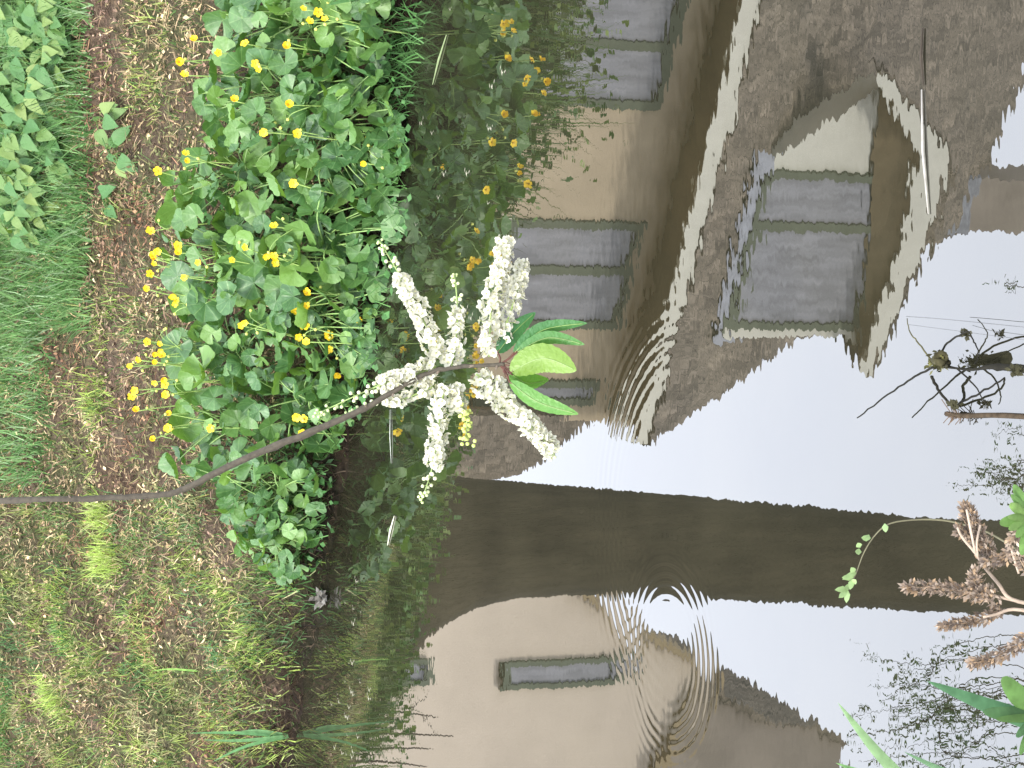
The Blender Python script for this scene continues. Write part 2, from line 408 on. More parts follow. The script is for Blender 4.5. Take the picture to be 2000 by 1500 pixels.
# dormer
DB = .78; BB = .45
dq = lambda x, y: FA.q(x, y, DB); bq_ = lambda x, y: FA.q(x, y, BB)
dm = [dq(1425, 662), dq(1500, 318), dq(1722, 168), dq(1835, 300), dq(1700, 690), dq(1640, 655)]
b = MB(); b.prism([FA.M @ Vector((p[0], DB, p[1])) for p in dm], FA.M.to_3x3() @ Vector((0, .36, 0)))
b.box(FA.M, (dm[0][0] + .05, DB + .362, dm[0][1] + .1), (dm[1][0] - .1, DB + 2.2, dm[0][1] + 1.3))
dorm = link('dormer', b.mesh('dormer', M_cream, False), hA, parent_inv(hA))
out_ = [bq_(1722, 140), bq_(1850, 302), bq_(1808, 480), bq_(1697, 738)]; inn_ = [bq_(1708, 158), bq_(1795, 300), bq_(1765, 480), bq_(1680, 725)]
b = MB()
for i in range(3):
    b.prism([FA.M @ Vector((p[0], BB, p[1])) for p in (out_[i], out_[i + 1], inn_[i + 1], inn_[i])], FA.M.to_3x3() @ Vector((0, .045, 0)))
link('bargeboard', b.mesh('bargeboard', M_cream, False), dorm, Matrix.Identity(4))
b = MB()                                            # dark boarded underside of the dormer roof
w1 = [dq(1715, 166), dq(1705, 300), dq(1690, 480), dq(1672, 700)]
for i in range(3):
    b.add([FA.M @ Vector((inn_[i][0], BB + .05, inn_[i][1])), FA.M @ Vector((inn_[i + 1][0], BB + .05, inn_[i + 1][1])), FA.M @ Vector((w1[i + 1][0], DB - .06, w1[i + 1][1])), FA.M @ Vector((w1[i][0], DB - .06, w1[i][1]))], [(0, 1, 2, 3)])
link('soffit', b.mesh('soffit', M_soff, False), dorm, Matrix.Identity(4))
b = MB(); po = [Vector((p[0], BB + .01, p[1] + .02)) for p in out_]
b.prism([FA.M @ p for p in po] + [FA.M @ (p + Vector((0, 2.6, 0))) for p in po[::-1]][0:0], FA.M.to_3x3() @ Vector((0, 2.6, 0)))
for i in range(3): 
    b2 = [po[i], po[i + 1], po[i + 1] + Vector((0, 2.6, 0)), po[i] + Vector((0, 2.6, 0))]
M_r = b.v; b = MB()
for i in range(3):
    b.prism([FA.M @ p for p in (po[i], po[i + 1], po[i + 1] + Vector((0, (2.4, 2.4, 2.4)[i] if i else .34, 0)), po[i] + Vector((0, 2.4 if i else .34, 0)))], Vector((0, 0, .06)))
link('dormer_roof', b.mesh('dormer_roof', M_tile, False), dorm, Matrix.Identity(4))
s0 = dq(1560, 640)[0]; s1 = dq(1560, 332)[0]; zb = dq(1458, 480)[1]; zt = dq(1705, 520)[1]
window(hA, FA, s0, s1, zb, zt, DB - .012, [dq(1560, 440)[0]], False)
b = MB()                                            # lead flashing below the dormer
fl0 = FA.slope(1405, 668, zE + .12, K); fl1 = FA.slope(1470, 300, zE + .12, K); 
b.prism([FA.M @ Vector((x, y, z + .03)) for x, y, z in (FA.slope(1385, 672, zE + .12, K), FA.slope(1475, 290, zE + .12, K), FA.slope(1515, 310, zE + .12, K), FA.slope(1430, 668, zE + .12, K))], Vector((0, 0, .02)))
link('flashing', b.mesh('flashing', M_lead, False), roofA, Matrix.Identity(4))

FB = Facade(8, 18.0)
hB = empty('house', FB.o - FB.s * 2 - FB.n * 2 + Vector((0, 0, 1.0)), 'pale gable end with two narrow windows, mirrored left of the tree trunk', 'house')
gp = [FB.q(*q) for q in ((1060, 1090), (1142, 1168), (1230, 1222), (1300, 1268), (1386, 1312), (1342, 1375), (1268, 1500), (1180, 1650))]
poly = [(gp[0][0], .4)] + gp + [(gp[-1][0] - .3, .4)]
b = MB(); b.prism([FB.M @ Vector((p[0], 0, p[1])) for p in poly], FB.M.to_3x3() @ Vector((0, 6, 0))); b.build('wall', M_wallB, hB, False)
b = MB()
for i in range(len(gp) - 1):
    p, q = gp[i], gp[i + 1]
    b.prism([FB.M @ Vector((x, -.12, z)) for x, z in ((p[0], p[1]), (q[0], q[1]), (q[0], q[1] + .13), (p[0], p[1] + .13))], FB.M.to_3x3() @ Vector((0, 6.3, 0)))
b.build('roof', M_soff, hB, False)
def winB(px0, px1, py0, py1):
    s0 = FB.q(px0, py1)[0]; s1 = FB.q(px0, py0)[0]; window(hB, FB, s0, s1, FB.q(px0, (py0 + py1) / 2)[1], FB.q(px1, (py0 + py1) / 2)[1], -.012, [], False, .05)
winB(980, 1215, 1292, 1346); winB(700, 842, 1290, 1342)

FC = Facade(8, 24.5)
hC = empty('house', FC.o - FC.s * 3 - FC.n * 2 + Vector((0, 0, 1.0)), 'taupe building behind the pale gable, mirrored at the lower left', 'house')
gp = [FC.q(*q) for q in ((1300, 1240), (1395, 1338), (1440, 1375), (1500, 1408), (1600, 1418), (1650, 1452), (1660, 1700))]
b = MB(); b.prism([FC.M @ Vector((p[0], 0, p[1])) for p in [(gp[0][0], .4)] + gp + [(gp[-1][0], .4)]], FC.M.to_3x3() @ Vector((0, 5, 0))); b.build('wall', M_wallC, hC, False)
b = MB()
for i in range(1, 5):
    p, q = gp[i], gp[i + 1]; b.prism([FC.M @ Vector((x, -.1, z)) for x, z in ((p[0], p[1] - .12), (q[0], q[1] - .12), (q[0], q[1] + .05), (p[0], p[1] + .05))], FC.M.to_3x3() @ Vector((0, 5.2, 0)))
b.build('roof', M_tile, hC, False)

# ------------------------------------------------------------------ the big tree on the far bank (its trunk is mirrored)
TD = 8.7
def mirp(px, py, y):                                # mirrored photo point on the vertical plane at forward distance y
    v = ray(px, py); t = y / v.y; return Vector((v.x * t, y, -H - v.z * t))
tb = mirp(860, 1052, TD)
tree = empty('tree', (tb.x, TD, ground(tb.x, TD)), 'big tree whose brown trunk is mirrored as a wide dark band across the water', 'tree')
b = MB(); st = [(780, 905, 1330), (820, 922, 1262), (870, 930, 1218), (930, 932, 1185), (1000, 938, 1167), (1100, 950, 1163), (1200, 958, 1165), (1400, 975, 1172), (1600, 990, 1181), (1800, 1008, 1192), (1950, 1018, 1199), (2150, 1030, 1210)]
rings = []; NS = 28; pts = []; rad = []
for px, a_, c_ in st:
    pa, pc = mirp(px, a_, TD), mirp(px, c_, TD); pts.append((pa + pc) / 2); rad.append((pa - pc).length / 2)
vs = []; P2 = []; R2 = []
for i in range(len(pts) - 1):
    for k in range(4): P2.append(pts[i].lerp(pts[i + 1], k / 4)); R2.append(rad[i] + (rad[i + 1] - rad[i]) * k / 4)
P2.append(pts[-1]); R2.append(rad[-1]); last = P2[-1]; 
P2.insert(0, P2[0] - Vector((0, 0, .5))); R2.insert(0, R2[0] * 1.05)
for k in range(1, 12): P2.append(last + Vector((-.05 * k, .02 * k, .35 * k))); R2.append(rad[-1] * (1 - .06 * k))
for i, (p, r) in enumerate(zip(P2, R2)):
    for k in range(NS):
        a = 2 * pi * k / NS; rr = r * (1 + .025 * sin(3 * a + i * .3) + .012 * R.uniform(-1, 1) + .02 * sin(7 * a))
        vs.append(p + Vector((cos(a) * rr, sin(a) * min(rr * .9, .22), 0)))
fs = [(i * NS + k, i * NS + (k + 1) % NS, (i + 1) * NS + (k + 1) % NS, (i + 1) * NS + k) for i in range(len(P2) - 1) for k in range(NS)]
b.add(vs, fs); b.build('trunk', M_bark, tree)
crown = MB(); top = P2[-1]; tips = []
for k in range(9):
    lb = MB(); a = 2 * pi * k / 9 + R.random(); base = P2[-1 - (k % 5) * 2]; ln = R.uniform(1.3, 2.4)
    d = Vector((cos(a), sin(a) * .55, R.uniform(.5, 1.0))); p = smooth_path([base, base + d * ln * .4 + Vector((0, 0, .1)), base + d * ln * .75, base + d * ln + Vector((0, 0, -.1))], 4)
    lb.tube(p, [.09 * (1 - .85 * i / len(p)) for i in range(len(p))], 7); lb.build('limb', M_bark, tree); tips += p[4:]
def leaflet(b, p, d, n, L, W, col):
    x, t, n = frame(d, n)
    b.add([p, p + t * L * .5 + x * W + n * W * .2, p + t * L, p + t * L * .5 - x * W + n * W * .2], [(0, 1, 2, 3)], col)
gcol = lambda a=1: (R.uniform(.07, .12) * a, R.uniform(.13, .2) * a, R.uniform(.03, .05) * a)
for t_ in tips:
    for _ in range(70):
        p = t_ + Vector((R.gauss(0, .35), R.gauss(0, .3), R.gauss(.1, .3)))
        if (p.z + H) / p.y < .74: continue
        leaflet(crown, p, Vector((R.gauss(0, 1), R.gauss(0, 1), -.5)), Vector((R.gauss(0, .5), R.gauss(0, .5), 1)), .07, .018, gcol())
crown.build('crown', M_grass, tree)
tw = MB(); tl = MB()                                # drooping twigs whose mirror image frets the sky at the lower right
def droop(px0, py0, px1, py1, y, nl):
    a, c = mirp(px0, py0, y), mirp(px1, py1, y); a2 = mirp(2080, py0 + R.uniform(-30, 30), y)
    m = a.lerp(c, .5) + Vector((R.uniform(-.05, .05), 0, .03)); p = smooth_path([a2, a, m, c], 6); tw.tube(p, [.0032 * (1 - .7 * i / len(p)) for i in range(len(p))], 4, (.05, .045, .03))
    for i in range(nl):
        q = p[R.randrange(len(p) // 3, len(p))]; leaflet(tl, q + Vector((R.gauss(0, .03), 0, R.gauss(0, .03))), Vector((R.gauss(0, 1), R.gauss(0, .4), R.gauss(-.4, .6))), Vector((R.gauss(0, 1), -1, .4)), R.uniform(.022, .04), R.uniform(.003, .006), gcol(.8))
for i in range(24):
    py = R.uniform(1225, 1520); droop(R.uniform(1850, 2000), py, R.uniform(1660, 1860) + max(0, 1300 - py) * .2, py + R.uniform(-130, 130), R.uniform(7.2, 8.2), 60)
for i in range(9):
    py = R.uniform(820, 960); droop(2000, py, R.uniform(1860, 1960), py + R.uniform(-30, 40), 7.6, 40)
droop(1960, 560, 1975, 575, 7.6, 14)
tw.build('twigs', M_bark, tree); tl.build('hanging_leaves', M_grass, tree)

# ------------------------------------------------------------------ ground cover on the bank
TAN = [(.34, .26, .16), (.27, .19, .12), (.22, .15, .11), (.24, .16, .11), (.40, .33, .22), (.16, .11, .08), (.20, .18, .10), (.30, .20, .16)]
def zone(px, py):
    """how green / how lush the bank is at this place: returns (grass, lush, yellow, leafy)"""
    g = .35; lush = 0; yel = .4
    nz = sin(px * .021 + py * .013) + sin(px * .013 - py * .027 + 2) + .7 * sin(px * .045 + py * .038)
    if px < 190 - .06 * abs(py - 300) and py < 640: lush = 1; g = 1; yel = .2
    elif px < 110 and py < 960: g = .75; yel = .25; lush = .4
    elif py < 960: g = .22 + .12 * nz; yel = .5
    else: g = .45 + .22 * nz; yel = .8
    if px < 30 and py > 1320: g = 1; lush = .6; yel = .1
    if px > 440 and py > 950: g += .15
    return max(0, g), lush, yel
lit = MB(); gr = MB(); lg = MB()
def blade(b, p, d, L, W, bend, col, seg=3):
    """tapered blade from p, direction d, bending over towards «bend»"""
    d = d.normalized(); vs = []; fs = []; q = Vector(p); step = L / seg
    x = d.cross(bend); x = x.normalized() if x.length > 1e-3 else d.orthogonal().normalized()
    for i in range(seg + 1):
        w_ = W * (1 - (i / seg) ** 1.6) * .5
        if i < seg: vs += [q - x * w_, q + x * w_]
        else: vs.append(q.copy())
        q = q + d * step; d = (d + bend * (1.0 / seg)).normalized()
    for i in range(seg - 1): fs.append((2 * i, 2 * i + 1, 2 * i + 3, 2 * i + 2))
    fs.append((2 * seg - 2, 2 * seg - 1, 2 * seg)); b.add(vs, fs, col)
DOWN = (-LN + Vector((0, 0, -.45))).normalized()
def bankpt():
    while True:
        s, p = R.uniform(-2.35, 1.7), R.uniform(.0, 2.3) ; p = p ** 1.0
        q = WM + LD * s + LN * p; z = ground(q.x, q.y)
        if z < .01: continue
        P = Vector((q.x, q.y, z)); px, py = proj(P)
        if -120 < px < 900 and -120 < py < 1620: return P, px, py, p
def gcolor(yel, lush):
    if R.random() < yel * .55: return R.choice([(.34, .36, .11), (.26, .33, .08), (.40, .37, .20), (.22, .27, .07)])
    k = R.uniform(.75, 1.25)
    return (.10 * k, .22 * k, .065 * k) if lush else (.11 * k, .19 * k, .06 * k)
PUR = [(.20, .14, .115), (.22, .16, .13), (.15, .105, .085), (.28, .21, .17)]; OLV = [(.20, .20, .10), (.26, .25, .13), (.15, .17, .08), (.12, .16, .07)]
STR = [(.50, .41, .25), (.56, .49, .32), (.42, .33, .22), (.36, .27, .17)]
RED = [(.24, .14, .095), (.19, .11, .075), (.30, .19, .12)]
for i in range(62000):
    P, px, py, p = bankpt(); d = Vector((R.gauss(0, 1), R.gauss(0, 1), R.gauss(.25, .6)))
    wet = ss(0, .2, p); n1 = sin(P.x * 9 + 2 * sin(P.y * 5)) + sin(P.y * 11 + P.x * 4) + R.gauss(0, .8)
    n2 = sin(P.x * 6.3 - P.y * 4.1 + 1.5 * sin(P.x * 3)) + sin(P.x * 13 + P.y * 9) + R.gauss(0, .5)
    pal = PUR if n1 > 1.6 else OLV if n1 < -.9 else STR if n2 > .6 else RED if n2 < -1.1 else R.choice((STR, TAN, TAN))
    if py > 950 and R.random() < .22: pal = OLV
    c = R.choice(pal); k = R.choice((.4, .6, .8, 1, 1.35)) * R.uniform(.8, 1.1) * (.2 + .8 * wet); c = (c[0] * k * 1.03, c[1] * k * .95, c[2] * k * .85); typ = R.random()
    if typ < .72: blade(lit, P + Vector((0, 0, R.uniform(0, .025))), d, R.uniform(.012, .05), R.uniform(.0018, .0042), Vector((R.gauss(0, .9), R.gauss(0, .9), R.gauss(-.4, .5))), c, 2)
    else:
        L = R.uniform(.008, .019); leaflet(lit, P + Vector((0, 0, R.uniform(0, .02))), d, Vector((R.gauss(0, .9), R.gauss(-.3, .9), 1)), L, L * R.uniform(.22, .42), c)
tag(lit.build('leaf_litter', M_lit), 'brown and tan leaf litter and dead stalks strewn over the sloping bank', 'leaf litter', kind='stuff')
for i in range(34000):
    P, px, py, p = bankpt(); g, lush, yel = zone(px, py)
    if R.random() > g * (1 if px < 200 else .8): continue
    L = R.uniform(.03, .075) * (1.5 if lush == 1 else 1.15 if lush else .9); d = Vector((R.gauss(0, .5), R.gauss(-.1, .5), 1))
    bend = (DOWN * R.uniform(.4, 1.6) + Vector((R.gauss(0, .5), R.gauss(0, .5), 0)))
    blade(gr, P, d, L, R.uniform(.003, .0055), bend, gcolor(yel, lush), 3)
CC = []
while len(CC) < 150:
    P, px, py, p = bankpt()
    if (px > 215 or py > 640) and (px < 330 or py > 960) and (py > 960 or R.random() < .3): CC.append((P, R.choice([(.34, .44, .10), (.28, .38, .09), (.42, .42, .20), (.16, .27, .08), (.12, .24, .09), (.38, .46, .13)]), R.uniform(.02, .055)))
for P, c0, rad_ in CC:
    for _ in range(int(rad_ * 1500)):
        q = P + LD * R.gauss(0, rad_) + LN * R.gauss(0, rad_); q.z = ground(q.x, q.y)
        if q.z < .02: continue
        k = R.uniform(.65, 1.25); blade(gr, q, Vector((R.gauss(0, .6), R.gauss(0, .5), 1)), R.uniform(.025, .065), R.uniform(.0025, .0045), Vector((R.gauss(0, .7), R.gauss(-.2, .7), -.1)), (c0[0] * k, c0[1] * k, c0[2] * k), 3)
tag(gr.build('grass', M_grass), 'short green and yellowing grass growing over the bank slope', 'grass', kind='stuff')
for i in range(5200):
    px = R.uniform(-60, 185); py = R.uniform(-60, 700) if R.random() < .8 else R.uniform(650, 940)
    if py < 400 and px > 60 and R.random() < .5: continue
    if py > 640 and px > 90: continue
    P = onground(px, py); L = R.uniform(.08, .17); k = R.uniform(.7, 1.3)
    c = R.choice([(.13 * k, .27 * k, .08 * k), (.16 * k, .27 * k, .10 * k), (.26 * k, .42 * k, .16 * k), (.32 * k, .45 * k, .24 * k), (.22 * k, .40 * k, .14 * k)])
    blade(lg, P, Vector((R.gauss(0, .35), R.gauss(0, .35), 1)), L, R.uniform(.0035, .006), DOWN * R.uniform(.8, 1.9) + Vector((R.gauss(0, .5), R.gauss(0, .4), 0)), c, 4)
tag(lg.build('lush_grass', M_grass), 'lush long green grass at the top of the bank, combed over downhill', 'grass', kind='stuff')

wd_ = MB()
for i in range(17000):
    s_ = R.uniform(-2.8, 2.8); p_ = R.uniform(1.68, 2.9); q = WM + LD * s_ + LN * p_; z = ground(q.x, q.y)
    if proj(Vector((q.x, q.y, z)))[0] > -25: continue
    f = .5 + .5 * sin(s_ * 4.3 + 1) * sin(s_ * 9.1); hh = (.27 + .30 * ss(-.6, .3, s_)) * (.72 + .35 * f) * R.uniform(.45, 1.1); k = R.uniform(.7, 1.25)
    c = R.choice([(.10, .19, .055), (.15, .24, .06), (.22, .29, .08), (.12, .15, .06)]); c = (c[0] * k, c[1] * k, c[2] * k); P = Vector((q.x, q.y, z))
    if i % 3: blade(wd_, P, Vector((R.gauss(0, .25), R.gauss(0, .25), 1)), hh, R.uniform(.006, .011), Vector((R.gauss(0, .5), R.gauss(0, .5), -.1)), c, 4)
    else:
        for _ in range(5): leaflet(wd_, P + Vector((R.gauss(0, .05), R.gauss(0, .05), hh * R.uniform(.3, 1))), Vector((R.gauss(0, 1), R.gauss(0, 1), R.gauss(0, .6))), Vector((R.gauss(0, .6), R.gauss(0, .6), 1)), R.uniform(.025, .05), R.uniform(.008, .016), c)
tag(wd_.build('weeds', M_grass), 'tall weeds and grass crowning the bank, seen as the green fringe in the water', 'weeds', kind='stuff')
# separate tufts one can point to
def tuft(P, name, label, group, n, L, cols, spread=.35, rad=.03, W=.004, down=.6):
    b = MB()
    for _ in range(n):
        q = P + Vector((R.gauss(0, rad), R.gauss(0, rad), 0)); q.z = max(ground(q.x, q.y), 0) - .005
        c = R.choice(cols); k = R.uniform(.7, 1.25)
        blade(b, q, Vector((R.gauss(0, spread), R.gauss(0, spread), 1)), L * R.uniform(.6, 1.15), W * R.uniform(.8, 1.3), DOWN * down * R.uniform(.3, 1.5) + Vector((R.gauss(0, .4), R.gauss(0, .4), 0)), (c[0] * k, c[1] * k, c[2] * k), 4)
    me = b.mesh(name, M_grass); me.transform(Matrix.Translation(-P)); o = link(name, me); o.location = P
    return tag(o, label, 'grass tuft', group)
YG = [(.48, .62, .14), (.38, .54, .12), (.52, .58, .22)]; GG = [(.10, .25, .07), (.14, .30, .09), (.09, .2, .06)]
for px, py, n, L, cl, lb in ((205, 1010, 190, .09, YG, 'bright yellow-green grass tuft just left of the branch, higher of the two brightest'),
        (212, 1095, 210, .10, YG, 'bright yellow-green grass tuft below another alike, on brown litter'),
        (185, 785, 90, .07, YG, 'small yellow-green grass tuft beside the dark soil strip'),
        (110, 1360, 150, .10, YG, 'pale yellow-green grass tuft at the far left of the bank'),
        (125, 1235, 110, .08, GG + YG[:1], 'green grass tuft among litter, middle of the left bank'),
        (505, 1270, 170, .06, YG + GG[:1], 'mossy yellow-green tuft low down beside the left waterline'),
        (560, 1150, 90, .07, GG + YG[1:2], 'thin dark and yellow grass tuft at the left end of the marsh marigolds'),
        (530, 1450, 90, .05, YG, 'short yellow-green tuft at the foot of the reed blades'),
        (280, 1290, 70, .06, GG, 'small green grass tuft on purple-brown litter')):
    tuft(onground(px, py), 'grass_tuft', lb, 'grass tufts on the bank', int(n * 1.3), L * .9, cl, .5, .036, .0038, .5)
tuft(onground(800, 60), 'grass_tuft', 'green grass tuft hanging over the water edge at the right end', 'grass tufts on the bank', 160, .1, GG, .5, .06, .004, 1.5)
tuft(onground(790, 150), 'grass_tuft', 'thin wiry grass tuft on the dark water edge below the marigolds', 'grass tufts on the bank', 90, .08, GG, .5, .05, .003, 1.5)
# ------------------------------------------------------------------ pointed leafy plants, top of the bank
def pointed_leaf_mesh(L, W, droop):
    b = MB(); n = 9; vs = []; fs = []
    for i in range(n + 1):
        t = i / n; w_ = W * (sin(pi * t ** .58) ** .8 * (1 - .25 * t)) if 0 < t < 1 else W * .05
        y = L * (t - .5 * droop * t * t * .3); z = -droop * L * t * t * .6
        for k in (-1, -.5, 0, .5, 1): vs.append(Vector((w_ * k, y - (abs(k) * L * .10 if i < 2 else 0), z + (abs(k) ** .7) * w_ * .25 + .04 * W * sin(i * 2.1 + k * 3))))
    for i in range(n):
        for k in range(4): fs.append((i * 5 + k, i * 5 + k + 1, (i + 1) * 5 + k + 1, (i + 1) * 5 + k))
    b.add(vs, fs); b.tube([Vector((0, 0, 0)), Vector((0, -.02, -.004)), Vector((0, -.04, -.016))], .0012, 4, (1, 1, .8)); return b.mesh('pointed_leaf', M_leaf2)
PL = [pointed_leaf_mesh(.062, .021, d) for d in (.2, .5, .9)] + [pointed_leaf_mesh(.05, .020, d) for d in (.3, .7)]
def orient(p, t, n, s=1.0):
    x, t, n = frame(t, n); return Matrix(((x.x * s, t.x * s, n.x * s, p.x), (x.y * s, t.y * s, n.y * s, p.y), (x.z * s, t.z * s, n.z * s, p.z), (0, 0, 0, 1)))
spots = [(R.uniform(5, 150), py) for py in range(-10, 450, 13)] + [(R.uniform(20, 130), R.uniform(0, 430)) for _ in range(26)]
lone = [((225, 235), 'lone leafy weed with a yellowing leaf on the brown litter'), ((250, 300), 'small leafy weed on the litter near the marigold clump'), ((228, 395), 'small dark leafy weed below the others on the litter')]
def leafy(px, py, n, h, lab, grp):
    P = onground(px, py); e = empty('leafy_plant', P, lab, 'plant', grp)
    st_ = MB(); st_.tube([P, P + Vector((0, 0, h * .6)), P + Vector((0, 0, h)) + DOWN * .02], [.003, .0025, .0015], 5, (.12, .2, .06)); st_.build('stem', M_stem, e)
    for i in range(n):
        a = R.uniform(0, 2 * pi); hh = h * R.uniform(.35, 1.1); q = P + Vector((cos(a) * .035, sin(a) * .035, hh))
        t = Vector((cos(a), sin(a), -.2)) + DOWN * R.uniform(.5, 1.2); nn = Vector((R.gauss(0, .3), -.55 + R.gauss(0, .3), .8))
        link('leaf', R.choice(PL), e, Matrix.Translation(-P) @ orient(q, t, nn, R.uniform(.75, 1.3)))
for px, py in spots: leafy(px, py, R.randint(9, 13), R.uniform(.05, .13), 'green pointed-leaf plant in the dense leafy patch at the top of the bank', 'pointed-leaf plants at the top of the bank')
for (px, py), lb in lone: leafy(px, py, 6, .05, lb, None)

# ------------------------------------------------------------------ marsh marigolds
def kidney(Rr, cup, lobes, seed, fold):
    r = random.Random(seed); b = MB(); N = 30; rings_ = [.0, .3, .58, .82, .94, 1.0]; vs = []; fs = []
    ph = r.uniform(0, 6)
    for j, q in enumerate(rings_):
        for i in range(N + 1):
            a = -pi / 2 + .26 + (2 * pi - .52) * i / N          # notch towards -y (the stalk)
            w_ = 1 + .10 * cos(2 * (a)) * q                     # wider than long
            sc = 1 + (.035 * cos(a * lobes) + .02 * sin(a * 5 + ph)) * (q > .9)
            lobe = 1 + .12 * math.exp(-((abs(a - pi / 2) - 2.55) / .4) ** 2)
            x = cos(a) * Rr * q * w_ * sc * lobe; y = sin(a) * Rr * q * sc * lobe
            z = cup * Rr * (q ** 2.2) + fold * abs(x) * .55 + .11 * Rr * q * sin(3 * a + ph) + .05 * Rr * q * q * sin(lobes * .5 * a)
            z += -.012 * Rr * (cos(a * 9) > .72) * q * (q < .9)
            vs.append(Vector((x, y, z)))
    for j in range(len(rings_) - 1):
        for i in range(N): fs.append((j * (N + 1) + i, j * (N + 1) + i + 1, (j + 1) * (N + 1) + i + 1, (j + 1) * (N + 1) + i))
    b.add(vs, fs)
    return b.mesh('kidney_leaf', M_leaf)
KL = [kidney(.036 , c, l, i, f) for i, (c, l, f) in enumerate(((.18, 26, .1), (.32, 24, .35), (.05, 28, .0), (.45, 26, .2), (.12, 22, .6), (-.12, 26, .15), (.25, 30, .9), (.2, 25, .3)))]
clump = [(440, -60), (430, 100), (392, 180), (402, 270), (335, 335), (325, 430), (335, 560), (345, 700), (335, 830), (335, 915), (425, 965), (470, 1080), (555, 1150), (600, 1120), (625, 1010), (632, 930), (640, 870), (690, 800), (725, 700), (738, 600), (770, 440), (782, 330), (770, 220), (740, 130), (760, -60)]
def inside(px, py, poly):
    c = False; j = len(poly) - 1
    for i in range(len(poly)):
        if (poly[i][1] > py) != (poly[j][1] > py) and px < (poly[j][0] - poly[i][0]) * (py - poly[i][1]) / (poly[j][1] - poly[i][1]) + poly[i][0]: c = not c
        j = i
    return c
NAMES = ['marsh marigold at the right end of the clump, its yellow flowers near the frame edge', 'marsh marigold with large folded leaves, second from the right end of the clump',
    'marsh marigold leaning over the water with two yellow blooms low at its foot', 'marsh marigold with a big upright leaf sticking out uphill, right half of the clump',
    'marsh marigold in the clump middle, uphill row with dense yellow blooms', 'marsh marigold in the clump middle, waterside row over the dark water',
    'marsh marigold waterside behind the white blossom tips, with scattered yellow blooms', 'marsh marigold with tallest yellow flower stems standing over the bare litter',
    'marsh marigold with pale broad leaves just right of the brown branch', 'marsh marigold under the brown branch, three yellow blooms against the stem',
    'marsh marigold left of the brown branch at the clump corner, no blooms', 'low small-leaved marsh marigold at the left tail of the clump']
seats = [(560, 40), (520, 180), (700, 290), (420, 330), (430, 520), (640, 480), (640, 640), (420, 690), (420, 820), (570, 800), (480, 940), (545, 1080)]
plants = []
for (px, py), lb in zip(seats, NAMES):
    P = onground(px + 40, py, .03); P.z = max(ground(P.x, P.y), 0) - .01; s_, p_ = sp(P.x, P.y)
    if p_ < .06: P = P + LN * (.08 - p_); P.z = ground(P.x, P.y) - .01
    e = empty('marsh_marigold', P, lb, 'marsh marigold', 'marsh marigolds along the water edge'); plants.append([e, P, (px, py), 0, 0, MB()])
def owner(px, py): return min(plants, key=lambda q: (q[2][0] - px) ** 2 * .6 + (q[2][1] - py) ** 2 + (1e9 if q[3] > 97 else 0))
def stalk(mb, P, q, r, col):
    mid = P.lerp(q, .55) + Vector((0, 0, .015)); mb.tube(smooth_path([P, mid, q], 3), [r * 1.2] * 3 + [r] * 3 + [r * .8], 5, col)
def canopy(px, py, h):
    for _ in range(12):
        q = onground(px, py, h); s_, p_ = sp(q.x, q.y)
        if p_ > -.10 or h < .03: break
        h *= .75
    return q
cnt = 0; tries = 0; taken = []
while cnt < 620 and tries < 9000:
    tries += 1; px = R.uniform(300, 800); py = R.uniform(-70, 1160)
    if not inside(px, py, clump): continue
    small = py > 960 or R.random() < .22
    edge = not inside(px + 28, py, clump) or not inside(px - 28, py, clump)
    sc = R.uniform(.45, .8) if small else R.uniform(.9, 1.4)
    if px > 620 and py < 700: sc *= .9
    rr = 27 * sc
    if sum(1 for a, c, d in taken if (a - px) ** 2 + (c - py) ** 2 < (.42 * (rr + d)) ** 2) > (1 if small else 0): continue
    q = canopy(px, py, R.choice((.06, .10, .14, .18, .2))); o = owner(px, py); taken.append((px, py, rr)); o[3] += 1; cnt += 1
    t = Vector((R.gauss(0, .7), R.gauss(-.3, .6), R.uniform(-.1, .9))); n = Vector((R.gauss(0, .42), -.85 + R.gauss(0, .4), .75 + R.gauss(0, .2)))
    if R.random() < .12: n = Vector((R.gauss(0, 1), R.gauss(0, .6), .3))
    M = orient(q, t, n, sc); lf = link('leaf', R.choice(KL), o[0], Matrix.Translation(-o[1]) @ M)
    k = R.uniform(.7, 1.2); stalk(o[5], o[1] + Vector((R.gauss(0, .035), R.gauss(0, .035), 0)), q, .0019, (.19 * k, .30 * k, .09 * k))
FL = [(595, 18), (622, 24), (606, 42), (632, 38), (378, 80), (428, 103), (350, 121), (363, 147), (497, 124), (501, 135), (557, 92), (475, 85), (460, 197), (512, 258), (565, 205), (577, 262), (725, 269), (724, 293), (709, 319), (575, 357), (362, 300), (364, 314),
      (310, 334), (297, 452), (300, 500), (303, 516), (347, 480), (349, 494), (450, 508), (477, 483), (534, 442), (518, 497), (533, 500), (534, 512), (291, 535), (283, 564), (360, 541), (341, 575), (343, 592), (335, 583), (596, 572), (597, 598),
      (579, 609), (468, 636), (476, 629), (594, 637), (584, 658), (597, 668), (638, 655), (643, 682), (685, 705), (662, 730), (252, 716), (286, 667), (311, 672), (314, 684), (318, 696), (304, 692), (299, 706), (271, 703), (257, 775), (266, 762),
      (316, 740), (321, 752), (304, 747), (268, 803), (327, 808), (326, 835), (577, 814), (594, 817), (592, 844), (295, 858), (413, 836), (700, 625), (322, 770), (309, 490), (298, 505), (345, 585), (386, 512), (536, 505)]
